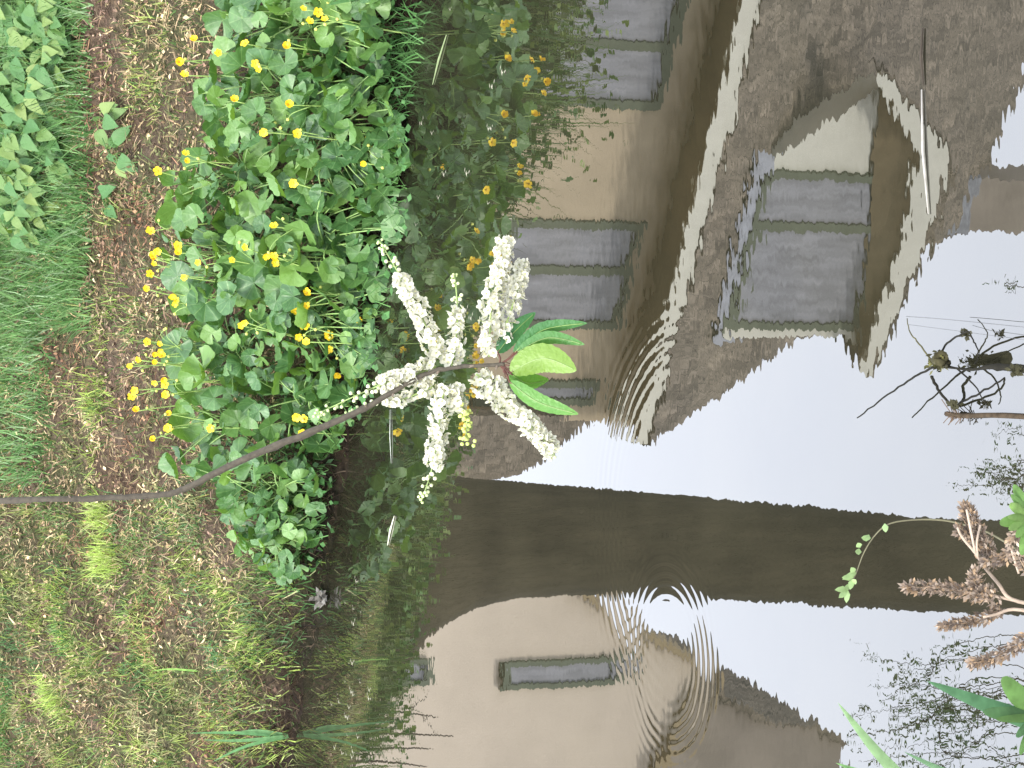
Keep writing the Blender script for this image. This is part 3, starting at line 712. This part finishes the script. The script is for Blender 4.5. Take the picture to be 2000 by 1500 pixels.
def flower_mesh(seed, close):
    r = random.Random(seed); b = MB()
    for i in range(5 if seed % 3 else 6):
        a = 2 * pi * i / (5 if seed % 3 else 6) + r.uniform(-.1, .1); L = .0155 * r.uniform(.85, 1.1); w_ = .0058
        rad_ = Vector((cos(a), sin(a), 0)); tn = Vector((-sin(a), cos(a), 0)); vs = []
        for t, ww in ((.1, .3), (.45, .9), (.8, .95), (1.0, .45)):
            z = close * L * t ** 1.5
            for k in (-1, 0, 1): vs.append(rad_ * L * t * (1 - .3 * close) + tn * w_ * ww * k + Vector((0, 0, z + abs(k) * .0015)))
        b.add(vs, [(j * 3 + k, j * 3 + k + 1, j * 3 + k + 4, j * 3 + k + 3) for j in range(3) for k in range(2)], (.95, .66 + r.uniform(-.06, .06), .03))
    b.ball(Vector((0, 0, .002)), .0036, (.62, .40, .03), n=7, m=4, sc=(1, 1, .7)); return b.mesh('marigold_bloom', M_petal)
FM = [flower_mesh(i, c) for i, c in enumerate((.25, .5, .35, .8, .15))]
for (px, py) in FL:
    h = .24
    q = canopy(px + R.uniform(-3, 3), py, h); s_, p_ = sp(q.x, q.y)
    while p_ > .60 and h < .42: h += .03; q = onground(px, py, h); s_, p_ = sp(q.x, q.y)
    o = owner(max(px, 400), py); n = Vector((R.gauss(0, .5), -.9, .7 + R.gauss(0, .3)))
    link('flower', R.choice(FM), o[0], Matrix.Translation(-o[1]) @ orient(q, Vector((R.gauss(0, 1), 0, 1)), n, R.uniform(.62, .95)))
    stalk(o[5], q - Vector((R.gauss(0, .03), -.03, h * .9)), q - n.normalized() * .001, .0016, (.28, .40, .11))
    for _ in range(2):
        if R.random() < .5:
            q2 = q + Vector((R.gauss(0, .02), R.gauss(0, .02), R.gauss(-.02, .015))); o[5].ball(q2, .0045, (.45, .48, .10)); stalk(o[5], q - Vector((0, 0, .06)), q2, .0011, (.24, .36, .1))
for o in plants: o[5].build('stalks', M_stem, o[0])

# undergrowth inside the clump: fine green shoots
ug = MB()
for i in range(5200):
    px, py = R.uniform(380, 800), R.uniform(-60, 1150)
    if not inside(px - 25, py, clump): continue
    P = onground(px, py, R.uniform(0, .08)); k = R.uniform(.5, 1.2)
    if R.random() < .5: blade(ug, P, Vector((R.gauss(0, .6), R.gauss(0, .6), .8)), R.uniform(.03, .07), .003, Vector((R.gauss(0, .6), -.5, -.2)), (.09 * k, .2 * k, .05 * k), 3)
    else: leaflet(ug, P, Vector((R.gauss(0, 1), R.gauss(0, 1), R.gauss(.2, .5))), Vector((R.gauss(0, .5), -.7, .8)), R.uniform(.012, .03), R.uniform(.005, .010), (.06 * k, .16 * k, .04 * k))
tag(ug.build('undergrowth', M_grass), 'fine green shoots growing densely between the marsh marigold leaves', 'undergrowth', kind='stuff')
# fringe of drooping dead and green strands along the waterline
fr = MB()
for i in range(2600):
    s_ = R.uniform(-1.6, 1.4); p_ = wob(s_) + R.uniform(-.01, .14); q = WM + LD * s_ + LN * p_; P = Vector((q.x, q.y, max(ground(q.x, q.y), 0)))
    k = R.uniform(.4, 1.1); c = R.choice([(.10 * k, .16 * k, .05 * k), (.15 * k, .10 * k, .06 * k), (.2 * k, .15 * k, .1 * k), (.06 * k, .05 * k, .04 * k)])
    blade(fr, P, Vector((R.gauss(0, .6), R.gauss(-.4, .5), .7)), R.uniform(.03, .09), R.uniform(.002, .005), -LN * R.uniform(.3, 1.2) + Vector((R.gauss(0, .4), 0, -1.0)), c, 3)
tag(fr.build('edge_growth', M_grass), 'tangled dark strands and shoots hanging over the muddy waterline', 'plants', kind='stuff')

# tall blades
def reed(name, lab, base, tips_, W, cols, seg=10, cat='reed', grp=None, depth=None):
    e = empty(name, base, lab, cat, grp)
    for i, tip in enumerate(tips_):
        b = MB(); side = (tip - base).cross(Vector((0, 1, 0))); m = base.lerp(tip, .5) + Vector((R.uniform(-.01, .01), 0, .015)); p = smooth_path([base, m, tip], seg // 2)
        vs = []; fs = []; n = len(p)
        for j, q in enumerate(p):
            t = (p[min(j + 1, n - 1)] - p[max(j - 1, 0)]).normalized(); x = t.cross((q - CAM).normalized()).normalized(); nn = x.cross(t)
            w_ = W * .5 * (1 - (j / (n - 1)) ** 2.2) + .0002
            vs += [q - x * w_, q + nn * w_ * .35, q + x * w_]
        for j in range(n - 1):
            for k in (0, 1): fs.append((j * 3 + k, j * 3 + k + 1, j * 3 + k + 4, j * 3 + k + 3))
        b.add(vs, fs, cols[i % len(cols)]); b.build('blade', M_grass, e)
    return e
bs = onground(566, 1438); D0 = bs.y
def vt(px, py, y): v = ray(px, py); t = y / v.y; return CAM + v * t
reed('reed', 'fan of three green reed blades standing at the left waterline', bs, [vt(368, 1432, bs.y), vt(395, 1445, bs.y - .05), vt(415, 1488, bs.y), vt(470, 1428, bs.y)], .011, [(.12, .27, .10), (.15, .30, .12)])
bs = onground(735, -12)
reed('reed', 'long green reed blades lying along the edge at the far right of the bank', bs, [vt(600, 3, bs.y), vt(575, -8, bs.y), vt(640, 10, bs.y - .1), vt(620, -20, bs.y)], .013, [(.16, .34, .12), (.12, .28, .09)])
bs = onground(395, 1310)
reed('grass_sprig', 'single bright grass blade standing on the left bank', onground(390, 1311), [vt(295, 1311, onground(390, 1311).y)], .006, [(.25, .45, .10)], cat='grass blade')
# bare saplings on the bank top, seen only in the mirror
for i, (px0, py0, px1, py1) in enumerate(((770, 1430, 886, 1437), (770, 1462, 842, 1462), (760, 1480, 830, 1497), (780, 1375, 855, 1400))):
    e = MB(); a, c = mirp(px0 - 30, py0, 9.2), mirp(px1, py1, 9.2); a.z = ground(a.x, a.y) - .02
    e.tube([a, a.lerp(c, .5) + Vector((.01, 0, 0)), c], [.008, .006, .003], 5, (.07, .05, .035))
    if i == 3:
        for k in range(5): q = a.lerp(c, .3 + .14 * k); e.tube([q, q + Vector((R.uniform(-.12, .12), 0, R.uniform(.03, .12)))], [.003, .001], 4, (.06, .05, .035))
    me = e.mesh('sapling', M_branch); me.transform(Matrix.Translation(-a)); o = link('sapling', me); o.location = a
    tag(o, ('thick cut stub mirrored against the pale gable', 'thin straight stub mirrored beside the thick one', 'leaning stub mirrored nearest the lower left edge', 'branching leafless sapling mirrored against the pale gable')[i], 'sapling', 'bare saplings on the bank top')

# ------------------------------------------------------------------ bird cherry branch
BD = 2.12
BP = [(-900, 1040, .5), (-500, 1010, .25), (-150, 985, .05), (60, 976, 0), (180, 974, 0), (260, 969, 0), (330, 965, 0), (372, 948, 0), (460, 905, 0), (520, 878, 0), (620, 838, 0), (690, 808, 0), (735, 785, 0), (790, 752, 0), (830, 731, 0), (880, 719, 0), (940, 714, 0), (986, 712, 0)]
bp = [at(x, y, BD + d) for x, y, d in BP]; bpth = smooth_path(bp, 5)
bc = empty('bird_cherry_branch', bp[-1], 'flowering bird cherry branch with white racemes hanging in front of the bank and water', 'branch')
b = MB(); nP = len(bpth); rr_ = []
for i, q in enumerate(bpth):
    t = i / (nP - 1); r = .0028 * (1 - t) + .0017 * t + .0011 * math.exp(-((t - .55) / .2) ** 2)
    if R.random() < .12: r *= 1.22
    rr_.append(r)
b.tube([q + Vector((R.gauss(0, .0004), 0, R.gauss(0, .0004))) for q in bpth], [a * 1.12 for a in rr_], 9, (.062, .052, .036))
for i in range(18, nP - 2, 5):
    q = bpth[i]; d = Vector((R.uniform(-1, 1), -.3, R.uniform(-1, 1))).normalized(); b.tube([q, q + d * .006], [.0022, .0008], 5, (.14, .11, .08))
b.build('stem', M_branch, bc)
wcol = lambda: (lambda k: (.62 * k, .61 * k, .49 * k))(R.uniform(.85, 1.05))
def floret(b, p, n, s):
    x, t, n = frame(Vector((R.gauss(0, 1), R.gauss(0, 1), R.gauss(0, 1))), n)
    cup = R.uniform(.15, .9); c = wcol()
    for i in range(5):
        a = 2 * pi * i / 5 + R.uniform(-.2, .2); rd = x * cos(a) + t * sin(a); tn = -x * sin(a) + t * cos(a); L = s * R.uniform(.85, 1.15); w_ = s * .52; cp = cup * R.uniform(.6, 1.3)
        b.add([p + rd * L * .12, p + rd * L * .6 + tn * w_ + n * L * cp * .3, p + rd * L * .6 - tn * w_ + n * L * cp * .3, p + rd * L * .98 + tn * w_ * .45 + n * L * cp * .62, p + rd * L * .98 - tn * w_ * .45 + n * L * cp * .62, p + rd * L * .6 + n * L * cp * .18],
              [(0, 1, 5), (0, 5, 2), (1, 3, 5), (5, 4, 2), (5, 3, 4)], c)
    for _ in range(5):
        d = (n + x * R.gauss(0, .35) + t * R.gauss(0, .35)).normalized(); b.tube([p, p + d * s * .55], [s * .03, s * .05], 3, (.75, .72, .45), cap=False)
    b.ball(p, s * .17, (.45, .50, .20), n=5, m=3)
RAC = [([(858, 698), (822, 615), (785, 545), (742, 472)], .70, 25, 'g'), ([(882, 716), (893, 640), (892, 580), (888, 538)], .52, 24, 'g'), ([(955, 697), (960, 600), (978, 530), (986, 470)], 1.0, 27, 'w'),
       ([(975, 672), (1000, 600), (1015, 550), (1020, 512)], 1.0, 21, 'w'), ([(852, 716), (800, 735), (735, 755), (612, 812)], .62, 27, 'g'), ([(846, 755), (780, 782), (735, 785), (678, 808)], .55, 14, 'g'),
       ([(868, 750), (858, 830), (845, 910), (822, 982)], .66, 26, 'g'), ([(885, 750), (900, 790), (912, 825), (908, 862)], .42, 18, 'y'), ([(930, 730), (985, 785), (1045, 840), (1084, 888)], .94, 31, 'w')]
mpp = BD / F
for pts_, frac, wpx, kind in RAC:
    off = R.uniform(-.02, .02); ax = smooth_path([at(x, y, BD + .012 + off * (i / 3)) for i, (x, y) in enumerate(pts_)], 8); n = len(ax)
    ra = MB(); ra.tube(ax, [.0011 * (1 - .5 * i / n) for i in range(n)], 5, (.27, .36, .12)); rc = link('raceme', ra.mesh('raceme', M_stem), bc, parent_inv(bc))
    bl = MB(); bu = MB(); Ltot = sum((ax[i + 1] - ax[i]).length for i in range(n - 1)); N = int(Ltot / .13 * 140 * (wpx / 26) ** 1.0)
    for k in range(N):
        t = (k + R.random()) / N; f = t * (n - 1); i = min(int(f), n - 2); q = ax[i].lerp(ax[i + 1], f - i); T = (ax[i + 1] - ax[i]).normalized()
        x, T, nn = frame(T, Vector((0, -1, .2))); a = k * 2.4 + R.uniform(-.3, .3); rad_ = x * cos(a) + nn * sin(a)
        env = (1.05 - .38 * (t / frac)) * min(1, .6 + t * 5) if t < frac else .42
        if t < frac:
            d = (rad_ + T * R.uniform(.1, .6)).normalized(); rr = wpx * mpp * env * R.uniform(.45, .88)
            p = q + rad_ * rr + T * rr * .3; floret(bl, p, d, .0052 * R.uniform(.85, 1.1) * (1 - .15 * t)); 
            if k % 2 == 0: bu.tube([q, p], [.0004, .0003], 3, (.38, .45, .18), cap=False)
        elif R.random() < .42:
            rr = wpx * mpp * (.45 - .25 * (t - frac) / (1.001 - frac)) * R.uniform(.7, 1.2); p = q + rad_ * rr + T * rr * .6
            g = (t - frac) / (1.001 - frac); c = (.75 - .3 * g, .75 - .2 * g, .5 - .28 * g) if kind != 'y' else (.48, .56, .14)
            bu.ball(p, .0021 * (1.15 - .45 * g), c, n=7, m=4); bu.tube([q, p], .0004, 3, (.30, .42, .13), cap=False)
    if kind == 'y':
        for k in range(34):
            t = R.uniform(.35, 1); f = t * (n - 1); i = min(int(f), n - 2); q = ax[i]; p = q + Vector((R.gauss(0, .004), R.gauss(0, .004), R.gauss(0, .004))); bu.ball(p, .0022, (.50, .58, .16), n=7, m=4)
    link('blossom', bl.mesh('blossom', M_white), rc, Matrix.Identity(4)); link('buds', bu.mesh('buds', M_stem), rc, Matrix.Identity(4))
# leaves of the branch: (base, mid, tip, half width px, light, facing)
def cleaf(base, mid, tip, hw, col, tilt, depth=0.0, petiole=True):
    p0, p1, p2 = at(*base, BD), at(*mid, BD + depth * .5), at(*tip, BD + depth); ax = smooth_path([p0, p1, p2], 13); n = len(ax); vs = []; fs = []
    for i, q in enumerate(ax):
        t = i / (n - 1); T = (ax[min(i + 1, n - 1)] - ax[max(i - 1, 0)]).normalized(); V = (q - CAM).normalized(); x = T.cross(V).normalized(); x = (Matrix.Rotation(tilt, 3, T) @ x); nn = x.cross(T).normalized()
        w_ = hw * mpp / max(.35, abs(cos(tilt))) * (sin(pi * t ** .85) ** .75 if 0 < t < 1 else 0) * (1.0 if t < .75 else 1 - (t - .75) * .8)
        for k in (-1, -.66, -.33, 0, .33, .66, 1):
            ser = 1 + (.06 if i % 2 else 0) * (abs(k) == 1); vs.append(q + x * w_ * k * ser + nn * (abs(k) * w_ * .30 + w_ * .06 * sin(i * 2.2) * abs(k) - (w_ * .05 if k in (-.33, .33) else 0)))
    for i in range(n - 1):
        for k in range(6): fs.append((i * 7 + k, i * 7 + k + 1, (i + 1) * 7 + k + 1, (i + 1) * 7 + k))
    b = MB(); b.add(vs, fs, col); lf = link('leaf', b.mesh('leaf', M_cherry), bc, parent_inv(bc))
    if petiole:
        b = MB(); e = at(975, 712, BD); b.tube(smooth_path([e, e.lerp(p0, .5) + Vector((0, 0, -.002)), p0, ax[2]], 4), .0009, 5, (.09, .035, .025)); link('petiole', b.mesh('petiole', M_branch), lf, Matrix.Identity(4))
        b = MB(); b.tube([q + (CAM - q).normalized() * .0006 for q in ax[1:-2]], .0004, 4, (.22, .32, .10)); link('midrib', b.mesh('midrib', M_stem), lf, Matrix.Identity(4))
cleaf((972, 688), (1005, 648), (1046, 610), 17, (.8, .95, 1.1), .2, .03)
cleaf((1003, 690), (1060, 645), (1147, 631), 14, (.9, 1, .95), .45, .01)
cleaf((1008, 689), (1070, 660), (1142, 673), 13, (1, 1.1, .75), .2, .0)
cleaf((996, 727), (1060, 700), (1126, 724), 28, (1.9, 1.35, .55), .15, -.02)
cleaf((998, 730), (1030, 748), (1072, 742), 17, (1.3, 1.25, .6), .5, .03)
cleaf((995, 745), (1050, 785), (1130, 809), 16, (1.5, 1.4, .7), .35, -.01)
b = MB()
for k in range(7):
    q = at(985 + R.uniform(-6, 8), 712 + R.uniform(-10, 25), BD); b.tube([at(982, 712, BD), q, q + Vector((R.gauss(0, .004), 0, -.006))], [.0009, .0008, .0004], 4, (.09, .04, .03))
b.build('bud_scales', M_branch, bc)

# ------------------------------------------------------------------ near shore things
def near(px, py, d=2.35): return at(px, py, d)
# dead snag: thick stalk with bent shoots, standing in the water
def wz(px, py, z): return onwater(px, py, z)
snag = empty('dead_stalk', onwater(1900, 718), 'dark rotting stalk with bent dead shoots sticking out of the water at the lower right', 'dead stalk')
b = MB(); K1 = (.012, .011, .007)
b.tube(smooth_path([wz(1835, 712, .035), wz(1860, 718, .03), wz(1900, 722, .02), wz(1940, 716, .015), wz(2010, 722, .0), wz(2080, 722, -.01)], 5), [.36 * q_ for q_ in [.008, .009, .010, .008, .006, .005, .004, .004, .005, .006, .005, .005, .006, .008, .009, .010, .012, .012, .014, .014, .015, .016, .015, .014, .012, .01]], 8, K1)
b.build('stalk', M_wet, snag)
b = MB()
for _ in range(170):
    q = wz(1832 + R.gauss(0, 7), 706 + R.gauss(0, 7), .03 + R.uniform(-.01, .015)); leaflet(b, q, Vector((R.gauss(0, 1), R.gauss(0, 1), R.gauss(0, 1))), Vector((R.gauss(0, 1), -1, 1)), R.uniform(.004, .013), .0022, R.choice([(.07, .07, .02), (.03, .028, .012), (.10, .095, .035)]))
b.tube([wz(1822, 706, .03), wz(1838, 700, .05), wz(1850, 710, .035)], [.004, .011, .006], 8, (.05, .045, .022))
b.build('moss_clump', M_wet, snag)
def shoot(pts_, r, col=K1):
    b = MB(); p = smooth_path([wz(*q) for q in pts_], 5); b.tube([q + Vector((R.gauss(0, .0006), 0, R.gauss(0, .0006))) for q in p], [r * .7 * (1 - .5 * i / len(p)) for i in range(len(p))], 6, col); b.build('shoot', M_wet, snag)
shoot([(1832, 715, .03), (1800, 728, .03), (1765, 750, .035), (1715, 785, .04), (1674, 816, .045)], .0026)
shoot([(1822, 705, .03), (1795, 672, .05), (1778, 650, .06), (1772, 622, .055)], .0018, (.07, .065, .03))
shoot([(1830, 700, .03), (1850, 670, .04), (1875, 655, .05), (1890, 648, .055), (1903, 668, .04), (1911, 690, .02), (1905, 710, .01)], .0022)
shoot([(1820, 735, .03), (1830, 755, .02), (1845, 777, .015), (1862, 792, .005), (1890, 780, .01), (1930, 758, .01), (1962, 738, .0)], .0034)
shoot([(1868, 718, .02), (1895, 745, .02), (1915, 770, .015), (1926, 790, .01)], .002)
for px, py, n in ((1888, 654, 22), (1862, 790, 30), (1985, 725, 60)):
    b = MB()
    for _ in range(n): leaflet(b, wz(px + R.gauss(0, 4), py + R.gauss(0, 2.5), .025), Vector((R.gauss(0, 1), R.gauss(0, 1), R.gauss(0, .5))), Vector((R.gauss(0, 1), -1, 1)), R.uniform(.005, .011), .003, (.035, .033, .016))
    b.build('weed', M_wet, snag)
b = MB(); b.tube(smooth_path([wz(1770, 618, .05), wz(1850, 624, .045), wz(2010, 640, .04)], 4), .0004, 3, (.1, .1, .1)); b.tube([wz(1775, 634, .05), wz(1860, 645, .03), wz(2010, 665, .03)], .0003, 3, (.1, .1, .1)); b.build('threads', M_wet, snag)
t2 = empty('dead_stick', onwater(1930, 811), 'thin dark stick with frayed tip floating below the rotting stalk', 'stick')
b = MB(); b.tube(smooth_path([wz(1848, 808, .012), wz(1880, 812, .01), wz(1940, 811, .008), wz(2020, 815, .006)], 5), .0035, 6, (.05, .035, .02)); b.build('shaft', M_wet, t2)
b = MB()
for _ in range(24): q = wz(1868 + R.gauss(0, 8), 812, .012); b.tube([q, q + Vector((R.gauss(0, .012), R.uniform(0, .02), R.gauss(0, .006)))], .0007, 3, (.12, .08, .05))
b.build('frayed_tip', M_dry, t2)
# long pale twig afloat
def afloat(name, lab, a, c, r, col, cat, grp=None):
    b = MB(); p0, p1 = onwater(*a, .002), onwater(*c, .002); b.tube([p0, p0.lerp(p1, .5) + Vector((.0, .004, .001)), p1], [r * .5, r, r * .4], 6, col); me = b.mesh(name, M_dry); me.transform(Matrix.Translation(-p0)); o = link(name, me); o.location = p0; tag(o, lab, cat, grp)
afloat('floating_reed', 'long pale dead reed afloat on the reflected roof at the right', (1800, 175), (1813, 418), .0022, (.36, .34, .30), 'reed')
afloat('floating_twig', 'thin dark twig afloat in line with the long pale reed', (1802, 55), (1803, 165), .002, (.05, .04, .03), 'twig')
afloat('floating_reed', 'short slanting green reed afloat by the marigold edge', (872, 68), (845, 165), .003, (.20, .25, .12), 'reed')
afloat('floating_reed', 'pale slanting straw afloat left of the blossom', (770, 1008), (757, 1065), .0025, (.6, .6, .45), 'straw')
afloat('floating_twig', 'thin pale straw afloat behind the lowest blossom', (762, 800), (764, 905), .0014, (.4, .42, .36), 'straw')
# pale petals and seed husks drifting by the left edge
hs = [(R.gauss(685, 20) if i < 30 else R.uniform(760, 990), R.uniform(1130, 1490) if i < 30 else R.uniform(10, 700)) for i in range(50)]
husk = MB(); 
for _ in range(5): leaflet(husk, Vector((R.gauss(0, .005), R.gauss(0, .008), 0)), Vector((1, R.gauss(0, .6), 0)), Vector((0, 0, 1)), .013, .0016, (.34, .32, .24))
hm = husk.mesh('drifting_husk', M_dry)
for px, py in hs:
    P = onwater(px, py, .004)
    if ground(P.x, P.y) > -.005: continue
    o = link('drifting_husk', hm); o.matrix_basis = Matrix.Translation(P) @ Matrix.Rotation(R.uniform(-.4, .4), 4, 'Z') @ Matrix.Scale(R.uniform(.35, 1.1), 4); tag(o, 'tiny pale seed husk drifting on the water near the bank', 'husk', 'pale seed husks drifting on the water')
P = onwater(632, 1168, .01); b = MB()
for _ in range(60): leaflet(b, P + Vector((R.gauss(0, .008), R.gauss(0, .02), R.uniform(0, .02))), Vector((R.gauss(0, 1), R.gauss(0, 1), R.gauss(0, .6))), Vector((0, -1, 1)), R.uniform(.015, .03), .006, R.choice([(.19, .18, .16), (.11, .10, .085)]))
me = b.mesh('dead_leaf', M_dry); me.transform(Matrix.Translation(-P)); o = link('dead_leaf', me); o.location = P; tag(o, 'crumpled pale grey dead leaf at the left waterline', 'dead leaf')

# willow shoot arching over the water
ws = [(1990, 1075), (1930, 1040), (1880, 1024), (1840, 1016), (1790, 1015), (1740, 1022), (1712, 1042), (1688, 1078), (1672, 1120), (1660, 1145), (1648, 1165)]
wp = smooth_path([at(x, y, 2.2) for x, y in ws], 4); wl_ = empty('willow_shoot', wp[0], 'thin arching willow shoot with small green leaves at its tip over the dark trunk reflection', 'shoot')
b = MB(); b.tube(wp, [.0012 * (1 - .6 * i / len(wp)) for i in range(len(wp))], 5, (.12, .11, .06)); b.build('stem', M_stem, wl_)
for i, (px, py, qx, qy) in enumerate(((1728, 1022, 1730, 1040), (1700, 1052, 1682, 1050), (1697, 1044, 1692, 1056), (1683, 1078, 1670, 1077), (1680, 1070, 1675, 1060), (1674, 1118, 1645, 1132), (1670, 1120, 1662, 1108), (1668, 1128, 1644, 1128), (1665, 1130, 1660, 1152), (1658, 1150, 1630, 1152), (1656, 1152, 1638, 1168), (1655, 1150, 1653, 1178), (1664, 1140, 1672, 1132), (1662, 1148, 1650, 1145))):
    b = MB(); p0, p1 = at(px, py, 2.2), at(qx, qy, 2.19); L = (p1 - p0).length; x, t, n = frame(p1 - p0, (CAM - p0)); W = .0035
    b.add([p0, p0 + t * L * .4 + x * W, p0 + t * L * .4 + n * .001, p0 + t * L * .4 - x * W, p0 + t * L * .75 + x * W * .7, p0 + t * L * .75 - x * W * .7, p1], [(0, 1, 2), (0, 2, 3), (1, 4, 2), (2, 4, 5), (2, 5, 3), (4, 6, 5)], (.30, .42, .18)); b.build('leaf', M_grass, wl_)
# dried seed plumes
dp = empty('dried_flower_stalk', at(2040, 1185, 2.05), 'dried brown seed plumes on branching stalks reaching in from the lower right', 'dried plant')
DC = [(.30, .225, .165), (.22, .17, .13), (.40, .32, .25), (.17, .135, .11), (.36, .25, .155)]
stems_ = [[(2040, 1190), (1990, 1175), (1925, 1160)], [(2040, 1185), (1975, 1170), (1950, 1140), (1925, 1110), (1905, 1080), (1880, 1050), (1870, 1030)], [(1910, 1088), (1908, 1060), (1915, 1025)], [(2040, 1200), (1980, 1190), (1945, 1200), (1920, 1205)],
          [(1920, 1100), (1900, 1130), (1897, 1150)], [(2040, 1240), (2000, 1240), (1970, 1262)], [(1990, 1120), (1975, 1070), (1978, 1045), (2010, 1040)], [(1905, 1080), (1895, 1030), (1888, 995)]]
for k, s_ in enumerate(stems_):
    b = MB(); p = smooth_path([at(x, y, 2.08 - .003 * k) for x, y in s_], 4); b.tube(p, [.0021 * (1 - .4 * i / len(p)) if k < 2 or k == 3 else .0013 for i in range(len(p))], 6, (.42, .33, .25)); b.build('stalk', M_dry, dp)
pl_ = [([(1768, 1147), (1830, 1148), (1890, 1155), (1940, 1165)], 8, 24, 2.06, 620), ([(1885, 990), (1893, 1010), (1905, 1035), (1925, 1060), (1930, 1100)], 14, 26, 2.09, 560), ([(1872, 1035), (1890, 1045), (1905, 1060)], 14, 16, 2.09, 160), ([(1930, 1095), (1955, 1090), (1975, 1075)], 16, 14, 2.07, 200), ([(1905, 1120), (1905, 1140), (1930, 1165)], 14, 18, 2.06, 200),
       ([(1838, 1222), (1880, 1218), (1920, 1208), (1955, 1190)], 8, 14, 2.10, 420), ([(1898, 1295), (1930, 1290), (1970, 1272), (2010, 1245)], 9, 18, 2.05, 440), ([(1975, 1060), (1990, 1040), (2010, 1035)], 10, 14, 2.0, 120), ([(1988, 1080), (1996, 1100), (2010, 1120)], 8, 12, 2.0, 90)]
for pts_, w0, w1_, dd, n in pl_:
    b = MB(); ax = smooth_path([at(x, y, dd) for x, y in pts_], 8); tone = R.uniform(.75, 1.1)
    b.tube(ax, .0008, 4, (.3, .22, .15))
    for _ in range(n):
        f = R.random(); i = min(int(f * (len(ax) - 1)), len(ax) - 2); q = ax[i].lerp(ax[i + 1], R.random()); rr = (w0 + (w1_ - w0) * f) * dd / F; d = Vector((R.gauss(0, 1), R.gauss(0, 1), R.gauss(0, 1))).normalized()
        c = R.choice(DC); k = R.uniform(.7, 1.2) * tone; T = (ax[i + 1] - ax[i]).normalized(); L = R.uniform(.0035, .008)
        leaflet(b, q + d * rr * R.uniform(.3, .85), (d * .8 - T * .7 + Vector((R.gauss(0, .4), 0, R.gauss(0, .4)))), Vector((R.gauss(0, 1), -1, R.gauss(0, 1))), L, L * .24, (c[0] * k, c[1] * k, c[2] * k))
    b.build('seed_plume', M_dry, dp)
# fresh shoots at the right frame edge
def shoots(lab, base, tips_, W, cols, d=2.0, name='green_shoot'):
    bs_ = at(*base, d); e = empty(name, bs_, lab, 'green shoot', 'fresh green shoots on the near shore')
    for i, tp in enumerate(tips_):
        b = MB(); te = at(tp[0], tp[1], d - .05); hw = (tp[2] if len(tp) > 2 else W); m = bs_.lerp(te, .5); p = smooth_path([bs_, m + Vector((0, 0, .004)), te], 6); n = len(p); vs = []; fs = []
        for j, q in enumerate(p):
            t = (p[min(j + 1, n - 1)] - p[max(j - 1, 0)]).normalized(); x = t.cross((q - CAM).normalized()).normalized(); nn = x.cross(t); w_ = hw * d / F * .5 * (sin(pi * (j / (n - 1)) ** .8) ** .8 * .9 + .1 if j < n - 1 else 0)
            if hw > 0 and len(tp) > 3: w_ = hw * d / F * .5 * (1 - (j / (n - 1)) ** 2)
            vs += [q - x * w_ + nn * w_ * .4, q, q + x * w_ + nn * w_ * .4]
        for j in range(n - 1):
            for k in (0, 1): fs.append((j * 3 + k, j * 3 + k + 1, j * 3 + k + 4, j * 3 + k + 3))
        b.add(vs, fs, cols[i % len(cols)]); b.build('leaf', M_grass, e)
G1 = [(.17, .30, .08), (.22, .36, .10), (.13, .24, .07)]; G2 = [(.10, .24, .09), (.16, .32, .13), (.22, .38, .18)]
shoots('cluster of bright green pointed leaves at the right frame edge above the dried plumes', (2030, 1010), [(1952, 1022, 26), (1972, 984, 22), (1980, 946, 22), (1985, 1050, 18), (1970, 1035, 18), (1975, 965, 16), (1995, 1085, 22), (1968, 1010, 16)], 20, G1)
shoots('fresh green leaves with a pointed blade at the right edge below the dried plumes', (2040, 1400), [(1958, 1322, 40), (1920, 1390, 30), (1945, 1405, 16), (1985, 1440, 18), (1992, 1475, 18)], 20, [(.11, .21, .06), (.08, .165, .065)])
shoots('long dark green sword leaf pointing left across the water at the lower right', (2080, 1432), [(1810, 1330, 40, 1)], 30, [(.07, .16, .075)])
shoots('slender pale green sword leaf rising from the bottom edge', (1800, 1560), [(1636, 1372, 26, 1)], 30, [(.19, .30, .14)])
shoots('short narrow green blade beside the slender pale sword leaf', (1920, 1535), [(1765, 1468, 15, 1)], 20, [(.14, .25, .13)])
shoots('pair of green blades crossing the bottom edge by the taupe reflection', (1760, 1530), [(1632, 1490, 16, 1), (1640, 1500, 22, 1)], 20, [(.22, .40, .15), (.14, .3, .1)])
